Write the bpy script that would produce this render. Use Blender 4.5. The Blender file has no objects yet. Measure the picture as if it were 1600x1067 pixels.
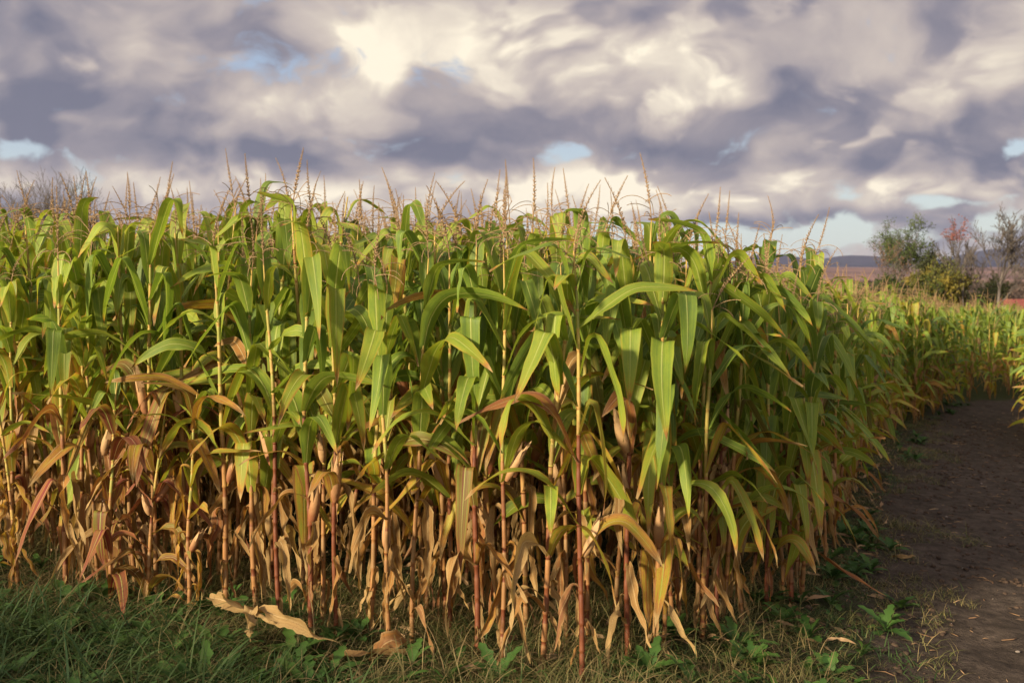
import bpy, math, random
import numpy as np
from mathutils import Vector, Matrix, Euler, noise as mnoise
C = bpy.context.scene.collection
SC = bpy.context.scene
R = math.radians
PI = math.pi

# ------------------------------------------------------------------ camera, light, exposure
CAMH = 1.9
cam_d = bpy.data.cameras.new('camera'); cam = bpy.data.objects.new('camera', cam_d); C.objects.link(cam)
cam_d.sensor_width = 36; cam_d.lens = 35; cam_d.clip_start = 0.05; cam_d.clip_end = 20000
cam.location = (0, 0, CAMH); cam.rotation_euler = (R(90 - 3.6), 0, 0)
cam_d.dof.use_dof = True; cam_d.dof.focus_distance = 5.9; cam_d.dof.aperture_fstop = 3.2
SC.camera = cam
FPX = 1555.6; HOR = 435.0

SUN_EL = 18.5
sun_dir = Vector((-0.715, -0.70, 0)).normalized() * math.cos(R(SUN_EL)) + Vector((0, 0, math.sin(R(SUN_EL))))
sl = bpy.data.lights.new('sun', 'SUN'); so = bpy.data.objects.new('sun', sl); C.objects.link(so)
sl.energy = 5.0; sl.angle = R(5.0); sl.color = (1.0, 0.84, 0.61)
so.rotation_euler = (-sun_dir).to_track_quat('-Z', 'Y').to_euler()
SC.view_settings.view_transform = 'Standard'; SC.view_settings.look = 'None'
SC.view_settings.exposure = 0.9; SC.view_settings.gamma = 1.0; SC.view_settings.use_curve_mapping = False
SC.cycles.use_denoising = True
SC.cycles.max_bounces = 6; SC.cycles.diffuse_bounces = 4; SC.cycles.transmission_bounces = 4
SC.cycles.volume_bounces = 0; SC.cycles.transparent_max_bounces = 8
SC.cycles.use_adaptive_sampling = True; SC.cycles.adaptive_threshold = 0.01

# ------------------------------------------------------------------ node expression helper
class NT:
    def __init__(self, tree): self.t = tree; self.n = tree.nodes; self.l = tree.links
    def node(self, typ, **kw):
        nd = self.n.new(typ)
        for k, v in kw.items(): setattr(nd, k, v)
        return nd
    def put(self, inp, v):
        if isinstance(v, S): self.l.new(v.s, inp)
        elif isinstance(v, bpy.types.NodeSocket): self.l.new(v, inp)
        elif isinstance(v, (tuple, list)) and len(v) == 3 and inp.type == 'RGBA': inp.default_value = (*v, 1)
        else: inp.default_value = v
    def math(self, op, a, b=None, c=None, clamp=False):
        nd = self.node('ShaderNodeMath', operation=op); nd.use_clamp = clamp
        self.put(nd.inputs[0], a)
        if b is not None: self.put(nd.inputs[1], b)
        if c is not None: self.put(nd.inputs[2], c)
        return S(self, nd.outputs[0])
    def sm(self, x, a, b, lo=0.0, hi=1.0):
        nd = self.node('ShaderNodeMapRange', interpolation_type='SMOOTHSTEP')
        for i, v in enumerate((x, a, b, lo, hi)): self.put(nd.inputs[i], v)
        return S(self, nd.outputs[0])
    def vec(self, x, y, z):
        nd = self.node('ShaderNodeCombineXYZ')
        for i, v in enumerate((x, y, z)): self.put(nd.inputs[i], v)
        return S(self, nd.outputs[0])
    def sep(self, v):
        nd = self.node('ShaderNodeSeparateXYZ'); self.put(nd.inputs[0], v)
        return [S(self, o) for o in nd.outputs]
    def noise(self, v, scale=5, detail=4, rough=0.55, dist=0.0, typ='FBM', lac=2.0, flat=False):
        nd = self.node('ShaderNodeTexNoise', noise_type=typ, noise_dimensions='2D' if flat else '3D')
        self.put(nd.inputs['Vector'], v); nd.inputs['Scale'].default_value = scale
        nd.inputs['Detail'].default_value = detail; nd.inputs['Roughness'].default_value = rough
        nd.inputs['Distortion'].default_value = dist; nd.inputs['Lacunarity'].default_value = lac
        return S(self, nd.outputs[0])
    def vmath(self, op, a, b=None, scale=None):
        nd = self.node('ShaderNodeVectorMath', operation=op); self.put(nd.inputs[0], a)
        if b is not None: self.put(nd.inputs[1], b)
        if scale is not None: self.put(nd.inputs['Scale'], scale)
        return S(self, nd.outputs[0])
    def mix(self, f, a, b, blend='MIX'):
        nd = self.node('ShaderNodeMix', data_type='RGBA', blend_type=blend)
        self.put(nd.inputs[0], f); self.put(nd.inputs[6], a); self.put(nd.inputs[7], b)
        return S(self, nd.outputs[2])
    def ramp(self, f, stops, interp='LINEAR'):
        nd = self.node('ShaderNodeValToRGB'); cr = nd.color_ramp; cr.interpolation = interp
        while len(cr.elements) < len(stops): cr.elements.new(0.5)
        for e, (p, c) in zip(cr.elements, stops): e.position = p; e.color = (*c, 1)
        self.put(nd.inputs[0], f)
        return S(self, nd.outputs[0])
    def attr(self, name):
        nd = self.node('ShaderNodeAttribute', attribute_name=name)
        return nd
class S:
    def __init__(self, nt, s): self.nt = nt; self.s = s
    def __add__(self, o): return self.nt.math('ADD', self, o)
    __radd__ = __add__
    def __sub__(self, o): return self.nt.math('SUBTRACT', self, o)
    def __rsub__(self, o): return self.nt.math('SUBTRACT', o, self)
    def __mul__(self, o): return self.nt.math('MULTIPLY', self, o)
    __rmul__ = __mul__
    def __truediv__(self, o): return self.nt.math('DIVIDE', self, o)
    def clamp(self): return self.nt.math('ADD', self, 0.0, clamp=True)
    def abs(self): return self.nt.math('ABSOLUTE', self)
    def pow(self, e): return self.nt.math('POWER', self, e)
    def max(self, o): return self.nt.math('MAXIMUM', self, o)
    def min(self, o): return self.nt.math('MINIMUM', self, o)

# ------------------------------------------------------------------ sky: daylight sky with a broken cloud deck
world = bpy.data.worlds.new('World'); SC.world = world; world.use_nodes = True
def build_world():
    nt = NT(world.node_tree); nt.n.clear()
    out = nt.node('ShaderNodeOutputWorld'); bg = nt.node('ShaderNodeBackground')
    nt.l.new(bg.outputs[0], out.inputs[0])
    sky = nt.node('ShaderNodeTexSky', sky_type='NISHITA'); sky.sun_disc = False
    sky.sun_elevation = R(SUN_EL); sky.sun_rotation = math.atan2(sun_dir.x, sun_dir.y) % (2 * PI)
    sky.air_density = 1.0; sky.dust_density = 1.5; sky.ozone_density = 1.0
    STR = 0.1
    tc = nt.node('ShaderNodeTexCoord')
    d = S(nt, tc.outputs['Generated'])
    x, y, z = nt.sep(d)
    zc = z.max(0.0)
    az = nt.math('ARCTAN2', x, y)                     # radians, + to the right of the view
    el = nt.math('ARCSINE', zc)
    # layer coordinates, so that clouds flatten towards the horizon
    zz = zc + 0.58
    px = x / zz; py = y / zz
    P = nt.vec(px, py * 1.05, 0.0)
    warp = nt.node('ShaderNodeTexNoise'); warp.inputs['Scale'].default_value = 3.6; warp.inputs['Detail'].default_value = 3
    nt.put(warp.inputs['Vector'], P)
    wv = nt.vmath('SCALE', nt.vmath('SUBTRACT', S(nt, warp.outputs['Color']), (0.5, 0.5, 0.5)), scale=0.20)
    Pw = nt.vmath('ADD', P, wv)
    def density(v, sc, det=9, rough=0.52):
        big = nt.noise(v, 2.4 * sc, 2, 0.5, flat=True)
        bil = nt.noise(v, 5.6 * sc, det, rough, flat=True)
        vor = nt.node('ShaderNodeTexVoronoi', feature='SMOOTH_F1', voronoi_dimensions='2D'); vor.inputs['Scale'].default_value = 8.5 * sc
        vor.inputs['Detail'].default_value = 2.0; vor.inputs['Roughness'].default_value = 0.55
        vor.inputs['Smoothness'].default_value = 0.35
        nt.put(vor.inputs['Vector'], v)
        return big * 0.9 + bil * 0.65 - S(nt, vor.outputs['Distance']) * 0.40
    fine = nt.noise(nt.vmath('ADD', Pw, (7, 3, 1)), 16, 7, 0.6, flat=True)
    def layer(off, sc):
        v = nt.vmath('ADD', Pw, off)
        n = density(v, sc); nu = density(nt.vmath('ADD', v, (-0.020 / sc, -0.060 / sc, 0.0)), sc, 5)
        return n, n - nu
    n1, relief = layer((0.0, 0.0, 0.0), 0.72)
    nB, relB = layer((3.1, 1.7, 0.4), 1.05)
    # large masses at their bearings (degrees)
    wx, wy, wz = nt.sep(wv)
    w2 = nt.node('ShaderNodeTexNoise'); w2.inputs['Scale'].default_value = 5.0; w2.inputs['Detail'].default_value = 5
    nt.put(w2.inputs['Vector'], P)
    w2x, w2y, w2z = nt.sep(nt.vmath('SUBTRACT', S(nt, w2.outputs['Color']), (0.5, 0.5, 0.5)))
    azd = az * (180 / PI) + wx * 9.0 + w2x * 8.0
    eld = el * (180 / PI) + wy * 4.5 + w2y * 4.0
    def px2(xp, yp):                                   # picture bearing -> az, el in degrees
        a = math.atan2((xp - 800), FPX); e = math.atan2((HOR - yp), math.hypot(FPX, xp - 800))
        return math.degrees(a), math.degrees(e)
    def blob(xp, yp, rx, ry, w):
        a, e = px2(xp, yp); sx = math.degrees(rx / FPX); sy = math.degrees(ry / FPX)
        u = (azd - a) / sx; v = (eld - e) / sy
        g = nt.math('EXPONENT', (u * u + v * v) * -1.0)
        return g * w
    bright = None
    for b in [(560, 70, 90, 60, .34), (800, 75, 120, 55, .44), (1030, 120, 110, 60, .55), (420, 165, 110, 36, .34), (290, 75, 80, 40, .20),
              (155, 122, 40, 12, .30), (610, 125, 45, 25, .28), (1250, 215, 150, 34, .30), (1290, 20, 150, 50, .18), (1470, 95, 150, 55, .22),
              (730, 165, 60, 35, .16), (1470, 282, 70, 13, .45), (1180, 310, 300, 32, .42), (900, 300, 160, 34, .40), (420, 300, 320, 30, .36),
              (960, 345, 40, 18, .5), (1100, 160, 40, 14, .3), (60, 300, 90, 30, .25),
              (150, 180, 260, 70, -.16), (330, 245, 360, 26, -.34), (700, 235, 160, 24, -.24), (1190, 110, 80, 45, -.22), (1340, 255, 190, 15, -.26),
              (1020, 245, 90, 22, -.16), (760, 195, 160, 22, -.12), (1180, 345, 200, 10, -.22), (1450, 180, 110, 28, -.12), (100, 60, 110, 60, -.06), (470, 110, 60, 24, -.12), (1560, 190, 60, 30, -.1)]:
        g = blob(*b); bright = g if bright is None else bright + g
    gaps = None
    for b in [(955, 2, 30, 14, .8), (1575, 240, 34, 14, 1.2), (895, 250, 46, 13, .9), (15, 245, 30, 14, 1.1), (205, 255, 40, 8, .5), (1240, 372, 230, 24, 1.25),
              (1500, 300, 190, 10, .7), (1060, 368, 120, 22, .9), (640, 385, 500, 24, .8), (150, 390, 240, 22, .5), (1250, 272, 40, 6, .6), (1590, 330, 60, 24, .8)]:
        g = blob(*b); gaps = g if gaps is None else gaps + g
    low = nt.sm(el, 0.0, 0.14)
    # three stacked layers of billows; each has a crisp outline, a lit crown and a dull base
    shade = 0.38 + bright * 0.78 + (relief * 1.1).max(-0.14).min(0.14) + (n1 - 0.56) * 0.5 + (fine - 0.5) * 0.30
    for nn, rr, th, lift in ((nB, relB, 0.575, -0.01), (n1, relief, 0.595, 0.03)):
        dens = nn + bright * 0.20 + (fine - 0.5) * 0.26
        mk = nt.sm(dens, th - 0.075, th + 0.10) * (0.30 + bright * 1.5).max(0.16).min(0.85)
        body = 0.40 + lift + bright * 0.80 + (rr * 2.6).max(-0.28).min(0.34) + (fine - 0.5) * 0.34
        shade = shade + (body - shade) * mk
    shade = shade.clamp()
    ccol = nt.ramp(shade, [(0.0, (.135, .138, .190)), (0.22, (.225, .208, .242)), (0.42, (.345, .302, .300)), (0.6, (.455, .395, .360)), (0.8, (.60, .53, .445)), (1.0, (.78, .70, .56))])
    # cover: deck above, breaks in the low band and at the gaps
    cov = 1.09 - gaps * 0.66 + (fine - 0.5) * 1.1 + (nB - 0.56) * 1.2 - (1.0 - nt.sm(el, 0.0, 0.11)) * 0.22
    cmask = nt.sm(cov, 0.24, 0.66)
    skyc = S(nt, sky.outputs[0])
    blue = nt.mix(nt.sm(el, 0.02, 0.2), (0.58, 0.64, 0.62), (0.34, 0.43, 0.58))
    blue10 = nt.vmath('SCALE', blue, scale=1 / STR * 0.62)
    clear = nt.mix(0.85, skyc, blue10)
    c10 = nt.vmath('SCALE', ccol, scale=1 / STR * 0.73)
    col = nt.mix(cmask, clear, c10)
    # whole sky brightened towards the sun out of view, added for fill light
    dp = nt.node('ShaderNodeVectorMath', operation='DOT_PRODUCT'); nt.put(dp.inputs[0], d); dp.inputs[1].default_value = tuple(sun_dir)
    fill_glow = nt.sm(S(nt, dp.outputs['Value']), -0.25, 1.0)
    col = nt.vmath('SCALE', col, scale=1.0 + fill_glow * 2.2)
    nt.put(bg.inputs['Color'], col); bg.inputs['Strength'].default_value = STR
build_world()
world.cycles.sampling_method = 'MANUAL'; world.cycles.sample_map_resolution = 512

# ------------------------------------------------------------------ tagging and mesh helpers
def tag(o, label=None, cat=None, group=None, kind=None):
    if label: o['label'] = label
    if cat: o['category'] = cat
    if group: o['group'] = group
    if kind: o['kind'] = kind
    return o
def link(o, parent=None):
    C.objects.link(o)
    if parent: o.parent = parent
    return o
def empty(name, loc=(0, 0, 0), rot=(0, 0, 0)):
    o = bpy.data.objects.new(name, None); o.empty_display_size = 0.1
    o.location = loc; o.rotation_euler = rot; C.objects.link(o); return o
def meshobj(name, me, parent=None): return link(bpy.data.objects.new(name, me), parent)
def smooth(me, on=True):
    me.polygons.foreach_set('use_smooth', [on] * len(me.polygons))
class MB:
    """collects vertices, faces and a per-vertex vector attribute"""
    def __init__(self): self.v = []; self.f = []; self.a = []; self.t = []
    def add(self, vs, fs, att=None, tint=None):
        n = len(self.v); self.v.extend([tuple(p) for p in vs]); self.f.extend([tuple(i + n for i in f) for f in fs])
        self.a.extend(att if att is not None else [(0, 0, 0)] * len(vs))
        self.t.extend(tint if isinstance(tint, list) else [tint or (0.5, 0.5, 0.5)] * len(vs))
    def box(self, x0, x1, y0, y1, z0, z1, tint=None):
        self.add([(x0, y0, z0), (x1, y0, z0), (x1, y1, z0), (x0, y1, z0), (x0, y0, z1), (x1, y0, z1), (x1, y1, z1), (x0, y1, z1)],
                 [(0, 3, 2, 1), (4, 5, 6, 7), (0, 1, 5, 4), (1, 2, 6, 5), (2, 3, 7, 6), (3, 0, 4, 7)], tint=tint)
    def tube(self, pts, rads, sides=6, tint=None, cap=True, tints=None):
        pts = [Vector(p) for p in pts]; vs = []; fs = []; at = []; tt = []
        up = Vector((0.13, 0.97, 0.2)).normalized()
        for i, p in enumerate(pts):
            d = (pts[min(i + 1, len(pts) - 1)] - pts[max(i - 1, 0)])
            d = d.normalized() if d.length > 1e-9 else Vector((0, 0, 1))
            s = d.cross(up); s = s.normalized() if s.length > 1e-4 else Vector((1, 0, 0)); u = s.cross(d)
            for k in range(sides):
                a = 2 * PI * k / sides
                vs.append(p + (s * math.cos(a) + u * math.sin(a)) * rads[i]); at.append((k / sides, i / max(1, len(pts) - 1), 0))
                tt.append(tints[i] if tints else (tint or (0.5, 0.5, 0.5)))
        for i in range(len(pts) - 1):
            for k in range(sides):
                a = i * sides + k; b = i * sides + (k + 1) % sides
                fs.append((a, b, b + sides, a + sides))
        if cap:
            fs.append(tuple(range(sides - 1, -1, -1))); m = (len(pts) - 1) * sides; fs.append(tuple(range(m, m + sides)))
        self.add(vs, fs, at, tt)
    def mesh(self, name, mats, sm=True, matidx=None):
        me = bpy.data.meshes.new(name); me.from_pydata(self.v, [], self.f)
        a = me.attributes.new('luv', 'FLOAT_VECTOR', 'POINT'); a.data.foreach_set('vector', np.array(self.a, dtype=np.float32).ravel())
        a = me.attributes.new('tint', 'FLOAT_VECTOR', 'POINT'); a.data.foreach_set('vector', np.array(self.t, dtype=np.float32).ravel())
        for m in (mats if isinstance(mats, list) else [mats]): me.materials.append(m)
        if matidx is not None: me.polygons.foreach_set('material_index', matidx)
        smooth(me, sm); me.update(); return me

# ------------------------------------------------------------------ materials
def new_mat(name):
    m = bpy.data.materials.new(name); m.use_nodes = True; nt = NT(m.node_tree); nt.n.clear()
    out = nt.node('ShaderNodeOutputMaterial'); return m, nt, out
def principled(nt, col, rough=0.6, spec=0.3, normal=None):
    p = nt.node('ShaderNodeBsdfPrincipled'); nt.put(p.inputs['Base Color'], col); nt.put(p.inputs['Roughness'], rough)
    p.inputs['Specular IOR Level'].default_value = spec
    if normal is not None: nt.put(p.inputs['Normal'], normal)
    return p
def bump(nt, h, strength=0.3, dist=0.01):
    b = nt.node('ShaderNodeBump'); b.inputs['Strength'].default_value = strength; b.inputs['Distance'].default_value = dist
    nt.put(b.inputs['Height'], h); return b.outputs[0]
def tint_of(nt, mode):
    oi = nt.node('ShaderNodeObjectInfo')
    rnd = S(nt, oi.outputs['Random'])
    if mode == 'object': v = S(nt, oi.outputs['Color'])
    else: v = S(nt, nt.attr('tint').outputs['Vector'])
    return (*nt.sep(v), rnd)

def leaf_material(name, mode):
    m, nt, out = new_mat(name)
    st, red, rn, ornd = tint_of(nt, mode)
    u, v, ln = nt.sep(S(nt, nt.attr('luv').outputs['Vector']))      # u -1..1, v 0..1, ln length in metres
    seed = rn * 37.0 + ornd * 11.0
    longn = nt.noise(nt.vec(u * 5.0, v * 1.5, seed), 1.0, 3, 0.6)
    blot = nt.noise(nt.vec(u * 1.2, v * 7.0, seed + 5.0), 1.0, 5, 0.65)
    vein = nt.noise(nt.vec(u * 26.0, v * 1.2, seed), 1.0, 2, 0.7)
    au = u.abs()
    tip = nt.sm(v, 0.72, 1.05)
    edge = nt.sm(au, 0.72, 1.0)
    mid_st = st * (1.0 - st) * 4.0                                  # half-turned leaves vary the most
    s = st + (longn - 0.5) * (0.10 + mid_st * 0.55) + (blot - 0.5) * (0.10 + mid_st * 0.45) + tip * (0.05 + mid_st * 0.45) + nt.sm(v, 0.88, 1.0) * longn * 0.9 + edge * (0.03 + mid_st * 0.22)
    s = s.clamp()
    col = nt.ramp(s, [(0.0, (.092, .155, .034)), (0.14, (.172, .245, .030)), (0.30, (.255, .305, .034)), (0.42, (.290, .285, .034)),
                      (0.54, (.40, .27, .035)), (0.66, (.36, .165, .035)), (0.80, (.25, .135, .040)), (1.0, (.36, .24, .095))])
    rmask = (red * (0.55 + (longn - 0.5) * 2.0 + (1.0 - nt.sm(au, 0.1, 0.9)) * 0.35)).clamp()
    col = nt.mix(rmask, col, (0.17, 0.035, 0.028))
    rib = (1.0 - nt.sm(au, 0.04, 0.10)) * (1.0 - v * 0.75)
    ribc = nt.mix(nt.sm(s, 0.45, 0.7), (.48, .50, .15), (.50, .36, .17))
    col = nt.mix((rib * 0.85).clamp(), col, ribc)
    spots = nt.sm(nt.noise(nt.vec(u * 9.0, v * 60.0, seed + 9.0), 1.0, 2, 0.5), 0.62, 0.70)
    col = nt.mix((spots * (0.22 + nt.sm(s, 0.3, 0.8) * 0.5)).clamp(), col, (.16, .075, .03))
    val = 0.72 + vein * 0.56 + (rn - 0.5) * 0.30
    col = nt.vmath('SCALE', col, scale=val)
    h = vein * 0.5 + rib * -1.2 + blot * nt.sm(s, 0.5, 0.9) * 1.2
    nrm = bump(nt, h, 0.55, 0.004)
    p = principled(nt, col, 0.52 + nt.sm(s, 0.4, 0.8) * 0.3, 0.30, nrm)
    tr = nt.node('ShaderNodeBsdfTranslucent')
    tc_ = nt.mix(1.0, col, (1.25, 1.25, 0.75), 'MULTIPLY'); nt.put(tr.inputs['Color'], tc_); nt.put(tr.inputs['Normal'], nrm)
    mx = nt.node('ShaderNodeMixShader'); nt.put(mx.inputs[0], 0.40 - nt.sm(s, 0.5, 0.9) * 0.14)
    nt.l.new(p.outputs[0], mx.inputs[1]); nt.l.new(tr.outputs[0], mx.inputs[2]); nt.l.new(mx.outputs[0], out.inputs[0])
    return m
M_leaf = leaf_material('corn_leaf', 'object')
M_leaf_a = leaf_material('corn_leaf_far', 'attr')

def stalk_material(name, mode):
    # luv: around, along, code (0 bare .. 1 sheath); tint.x state, tint.y red
    m, nt, out = new_mat(name)
    a, v, z = nt.sep(S(nt, nt.attr('luv').outputs['Vector']))
    tt = nt.sep(S(nt, nt.attr('tint').outputs['Vector']))
    oi = nt.node('ShaderNodeObjectInfo'); rnd = S(nt, oi.outputs['Random'])
    oc = nt.sep(S(nt, oi.outputs['Color'])) if mode == 'object' else None
    ob = S(nt, nt.node('ShaderNodeTexCoord').outputs['Object'])
    ox, oy, oz = nt.sep(ob)
    fib = nt.noise(nt.vec(ox * 330.0, oy * 330.0, oz * 7.0 + rnd * 30.0), 1.0, 3, 0.6)
    blo = nt.noise(nt.vec(ox * 14.0, oy * 14.0, oz * 9.0 + rnd * 50.0), 1.0, 4, 0.6)
    s = (tt[0] + (blo - 0.5) * 0.45 + (fib - 0.5) * 0.10).clamp()
    col = nt.ramp(s, [(0.0, (.11, .16, .03)), (0.25, (.27, .26, .05)), (0.45, (.42, .28, .07)), (0.62, (.31, .145, .045)), (0.8, (.23, .12, .042)), (1.0, (.28, .175, .07))])
    rm = tt[1] + (blo - 0.5) * 0.9
    if oc: rm = rm + oc[1] * (1.0 - nt.sm(oz, 0.9, 1.5))
    col = nt.mix(nt.sm(rm, 0.35, 0.8), col, nt.mix(blo, (.11, .024, .010), (.17, .058, .018)))
    sp = nt.sm(nt.noise(nt.vec(ox * 90.0, oy * 90.0, oz * 60.0), 1.0, 3, 0.6), 0.62, 0.75)
    col = nt.mix(sp * 0.5, col, (.09, .04, .02))
    col = nt.vmath('SCALE', col, scale=0.55 + fib * 0.5 + blo * 0.35)
    p = principled(nt, col, 0.55, 0.3, bump(nt, fib + blo * 0.5, 0.5, 0.003))
    nt.l.new(p.outputs[0], out.inputs[0]); return m
M_stalk = stalk_material('corn_stalk', 'object'); M_stalk_a = stalk_material('corn_stalk_far', 'attr')

def simple_mat(name, c1, c2, scale=8.0, rough=0.8, mode='noise', trans=0.0, spec=0.2, bmp=0.0, c3=None):
    m, nt, out = new_mat(name)
    ob = S(nt, nt.node('ShaderNodeTexCoord').outputs['Object']); oi = nt.node('ShaderNodeObjectInfo')
    rnd = S(nt, oi.outputs['Random'])
    n = nt.noise(nt.vmath('ADD', ob, nt.vec(rnd * 50.0, rnd * 31.0, 0.0)), scale, 4, 0.6)
    if mode == 'tint':
        t = nt.sep(S(nt, nt.attr('tint').outputs['Vector'])); f = (t[0] + (n - 0.5) * 0.4 + (rnd - 0.5) * 0.35).clamp()
    else: f = nt.sm(n, 0.3, 0.7)
    col = nt.mix(f, c1, c2) if c3 is None else nt.ramp(f, [(0, c1), (.5, c2), (1, c3)])
    p = principled(nt, col, rough, spec, bump(nt, n, bmp, 0.02) if bmp else None)
    if trans > 0:
        tr = nt.node('ShaderNodeBsdfTranslucent'); nt.put(tr.inputs['Color'], col)
        mx = nt.node('ShaderNodeMixShader'); mx.inputs[0].default_value = trans
        nt.l.new(p.outputs[0], mx.inputs[1]); nt.l.new(tr.outputs[0], mx.inputs[2]); nt.l.new(mx.outputs[0], out.inputs[0])
    else: nt.l.new(p.outputs[0], out.inputs[0])
    return m
M_tassel = simple_mat('tassel', (.22, .13, .065), (.38, .26, .13), 60, 0.75, trans=0.15)
M_husk = simple_mat('husk', (.20, .055, .022), (.34, .19, .08), 12, 0.65, mode='tint', c3=(.44, .29, .14), bmp=0.4)
M_silk = simple_mat('silk', (.05, .025, .012), (.12, .05, .02), 60, 0.8)

# ------------------------------------------------------------------ terrain
def sstep(x, a, b):
    t = np.clip((x - a) / (b - a), 0, 1); return t * t * (3 - 2 * t)
TX = [-1e5, 0.5, 0.95, 1.37, 1.9, 2.7, 4.75, 9.6, 13, 30, 200, 1e5]; TZ = [0, 0, -.04, -.12, -.25, -.36, -.54, -1.0, -1.2, -1.3, -1.6, -1.6]
def ground_np(X, Y):
    X = np.asarray(X, dtype=float); Y = np.asarray(Y, dtype=float)
    z = np.zeros_like(X)
    for o in (-.3, -.15, 0, .15, .3): z = z + np.interp(X + o, TX, TZ) / 5
    D = np.hypot(X, Y)
    wr = sstep(X / np.maximum(D, 1), -0.05, 0.3)
    z = z - 0.70 * sstep(D, 27, 58) * sstep(X / np.maximum(D, 1), .18, .42)
    z = z - 7.5 * sstep(D, 62, 190) * (0.35 + 0.65 * wr)
    z = z + 9.0 * sstep(D, 420, 900) + 36 * sstep(D, 1100, 3200)
    return z
def gz(x, y): return float(ground_np(x, y))
EDGE = [(-60, 34.5), (-3.7, 6.52), (-2.69, 5.97), (-1.81, 5.6), (-1.16, 5.14), (-.31, 4.80), (0.3, 4.62), (1.2, 5.35), (2.0, 6.5), (2.75, 8.2), (4.75, 13.2), (7.2, 17.9), (9.6, 21.9), (10.7, 24.0), (13.5, 26.0), (20, 29), (44, 38)]
FIELD = EDGE + [(60, 78), (-60, 78)]
BLOCK = [(8.2, 14.2), (9.4, 18.0), (11.6, 21.8), (13.4, 22.9), (22, 27), (44, 35), (44, 10), (16, 8.5)]
SHADE_CORN = [(-11.5, 5.2), (-9.3, 3.1), (-5.9, .2), (-2.7, -2.4), (-3.9, -4.0), (-7.1, -1.4), (-13.3, 3.6)]         # unseen corn strip behind the camera, added to shade the near grass
def inside(p, poly):
    x, y = p; c = False; n = len(poly)
    for i in range(n):
        x1, y1 = poly[i]; x2, y2 = poly[(i + 1) % n]
        if (y1 > y) != (y2 > y) and x < (x2 - x1) * (y - y1) / (y2 - y1) + x1: c = not c
    return c
def edge_dist(p, line):
    x, y = p; best = 1e9
    for (x1, y1), (x2, y2) in zip(line[:-1], line[1:]):
        dx, dy = x2 - x1, y2 - y1; t = max(0, min(1, ((x - x1) * dx + (y - y1) * dy) / (dx * dx + dy * dy)))
        best = min(best, math.hypot(x - x1 - t * dx, y - y1 - t * dy))
    return best
PATH = [(2.2, -8), (2.6, 0), (3.0, 4.0), (3.95, 7.2), (4.95, 10.0), (6.55, 13.4), (8.5, 17.4), (10.6, 21.2), (12.0, 23.2), (14.5, 24.8), (21, 27.8), (44, 36.6)]
def path_dist_np(X, Y):
    best = np.full(X.shape, 1e9)
    for (x1, y1), (x2, y2) in zip(PATH[:-1], PATH[1:]):
        dx, dy = x2 - x1, y2 - y1; t = np.clip(((X - x1) * dx + (Y - y1) * dy) / (dx * dx + dy * dy), 0, 1)
        best = np.minimum(best, np.hypot(X - x1 - t * dx, Y - y1 - t * dy))
    return best
def grow(a, b, step, far, sgn):
    out = []; x = b if sgn > 0 else a; s = step
    while abs(x) < far: s *= 1.22; x += sgn * s; out.append(x)
    return out
xs = sorted(grow(-6, 15, .09, 9000, -1)) + list(np.arange(-6, 15, .09)) + grow(-6, 14.95, .09, 9000, 1)
ys = sorted(grow(3, 27, .1, 9000, -1)) + list(np.arange(3, 27, .1)) + grow(3, 26.95, .1, 9000, 1)
XX, YY = np.meshgrid(np.array(xs), np.array(ys)); ZZ = ground_np(XX, YY)
PD0 = path_dist_np(XX, YY)
near = (XX > -7) & (XX < 16) & (YY > 2) & (YY < 28)
idx = np.argwhere(near)
for i, j in idx:
    p = Vector((XX[i, j], YY[i, j], 0))
    pw = max(0.0, min(1.0, 1.6 - float(PD0[i, j])))
    ZZ[i, j] += pw * (.020 * mnoise.noise(p * 3.1 + Vector((5, 5, 5))) - .022 * max(0, 1 - abs(abs(float(PD0[i, j])) - .55) / .22) * (.6 + mnoise.noise(p * .9)))
    ZZ[i, j] += 0.035 * mnoise.noise(p * 1.3) + 0.016 * mnoise.noise(p * 5.1) + 0.008 * mnoise.noise(p * 11)
nx, ny = len(xs), len(ys)
me = bpy.data.meshes.new('ground')
fa = [(j * nx + i, j * nx + i + 1, (j + 1) * nx + i + 1, (j + 1) * nx + i) for j in range(ny - 1) for i in range(nx - 1)]
me.from_pydata(np.stack([XX.ravel(), YY.ravel(), ZZ.ravel()], 1).tolist(), [], fa)
pd = path_dist_np(XX, YY); a = me.attributes.new('dirt', 'FLOAT', 'POINT')
a.data.foreach_set('value', (1.45 - pd).ravel().astype(np.float32))
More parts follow.
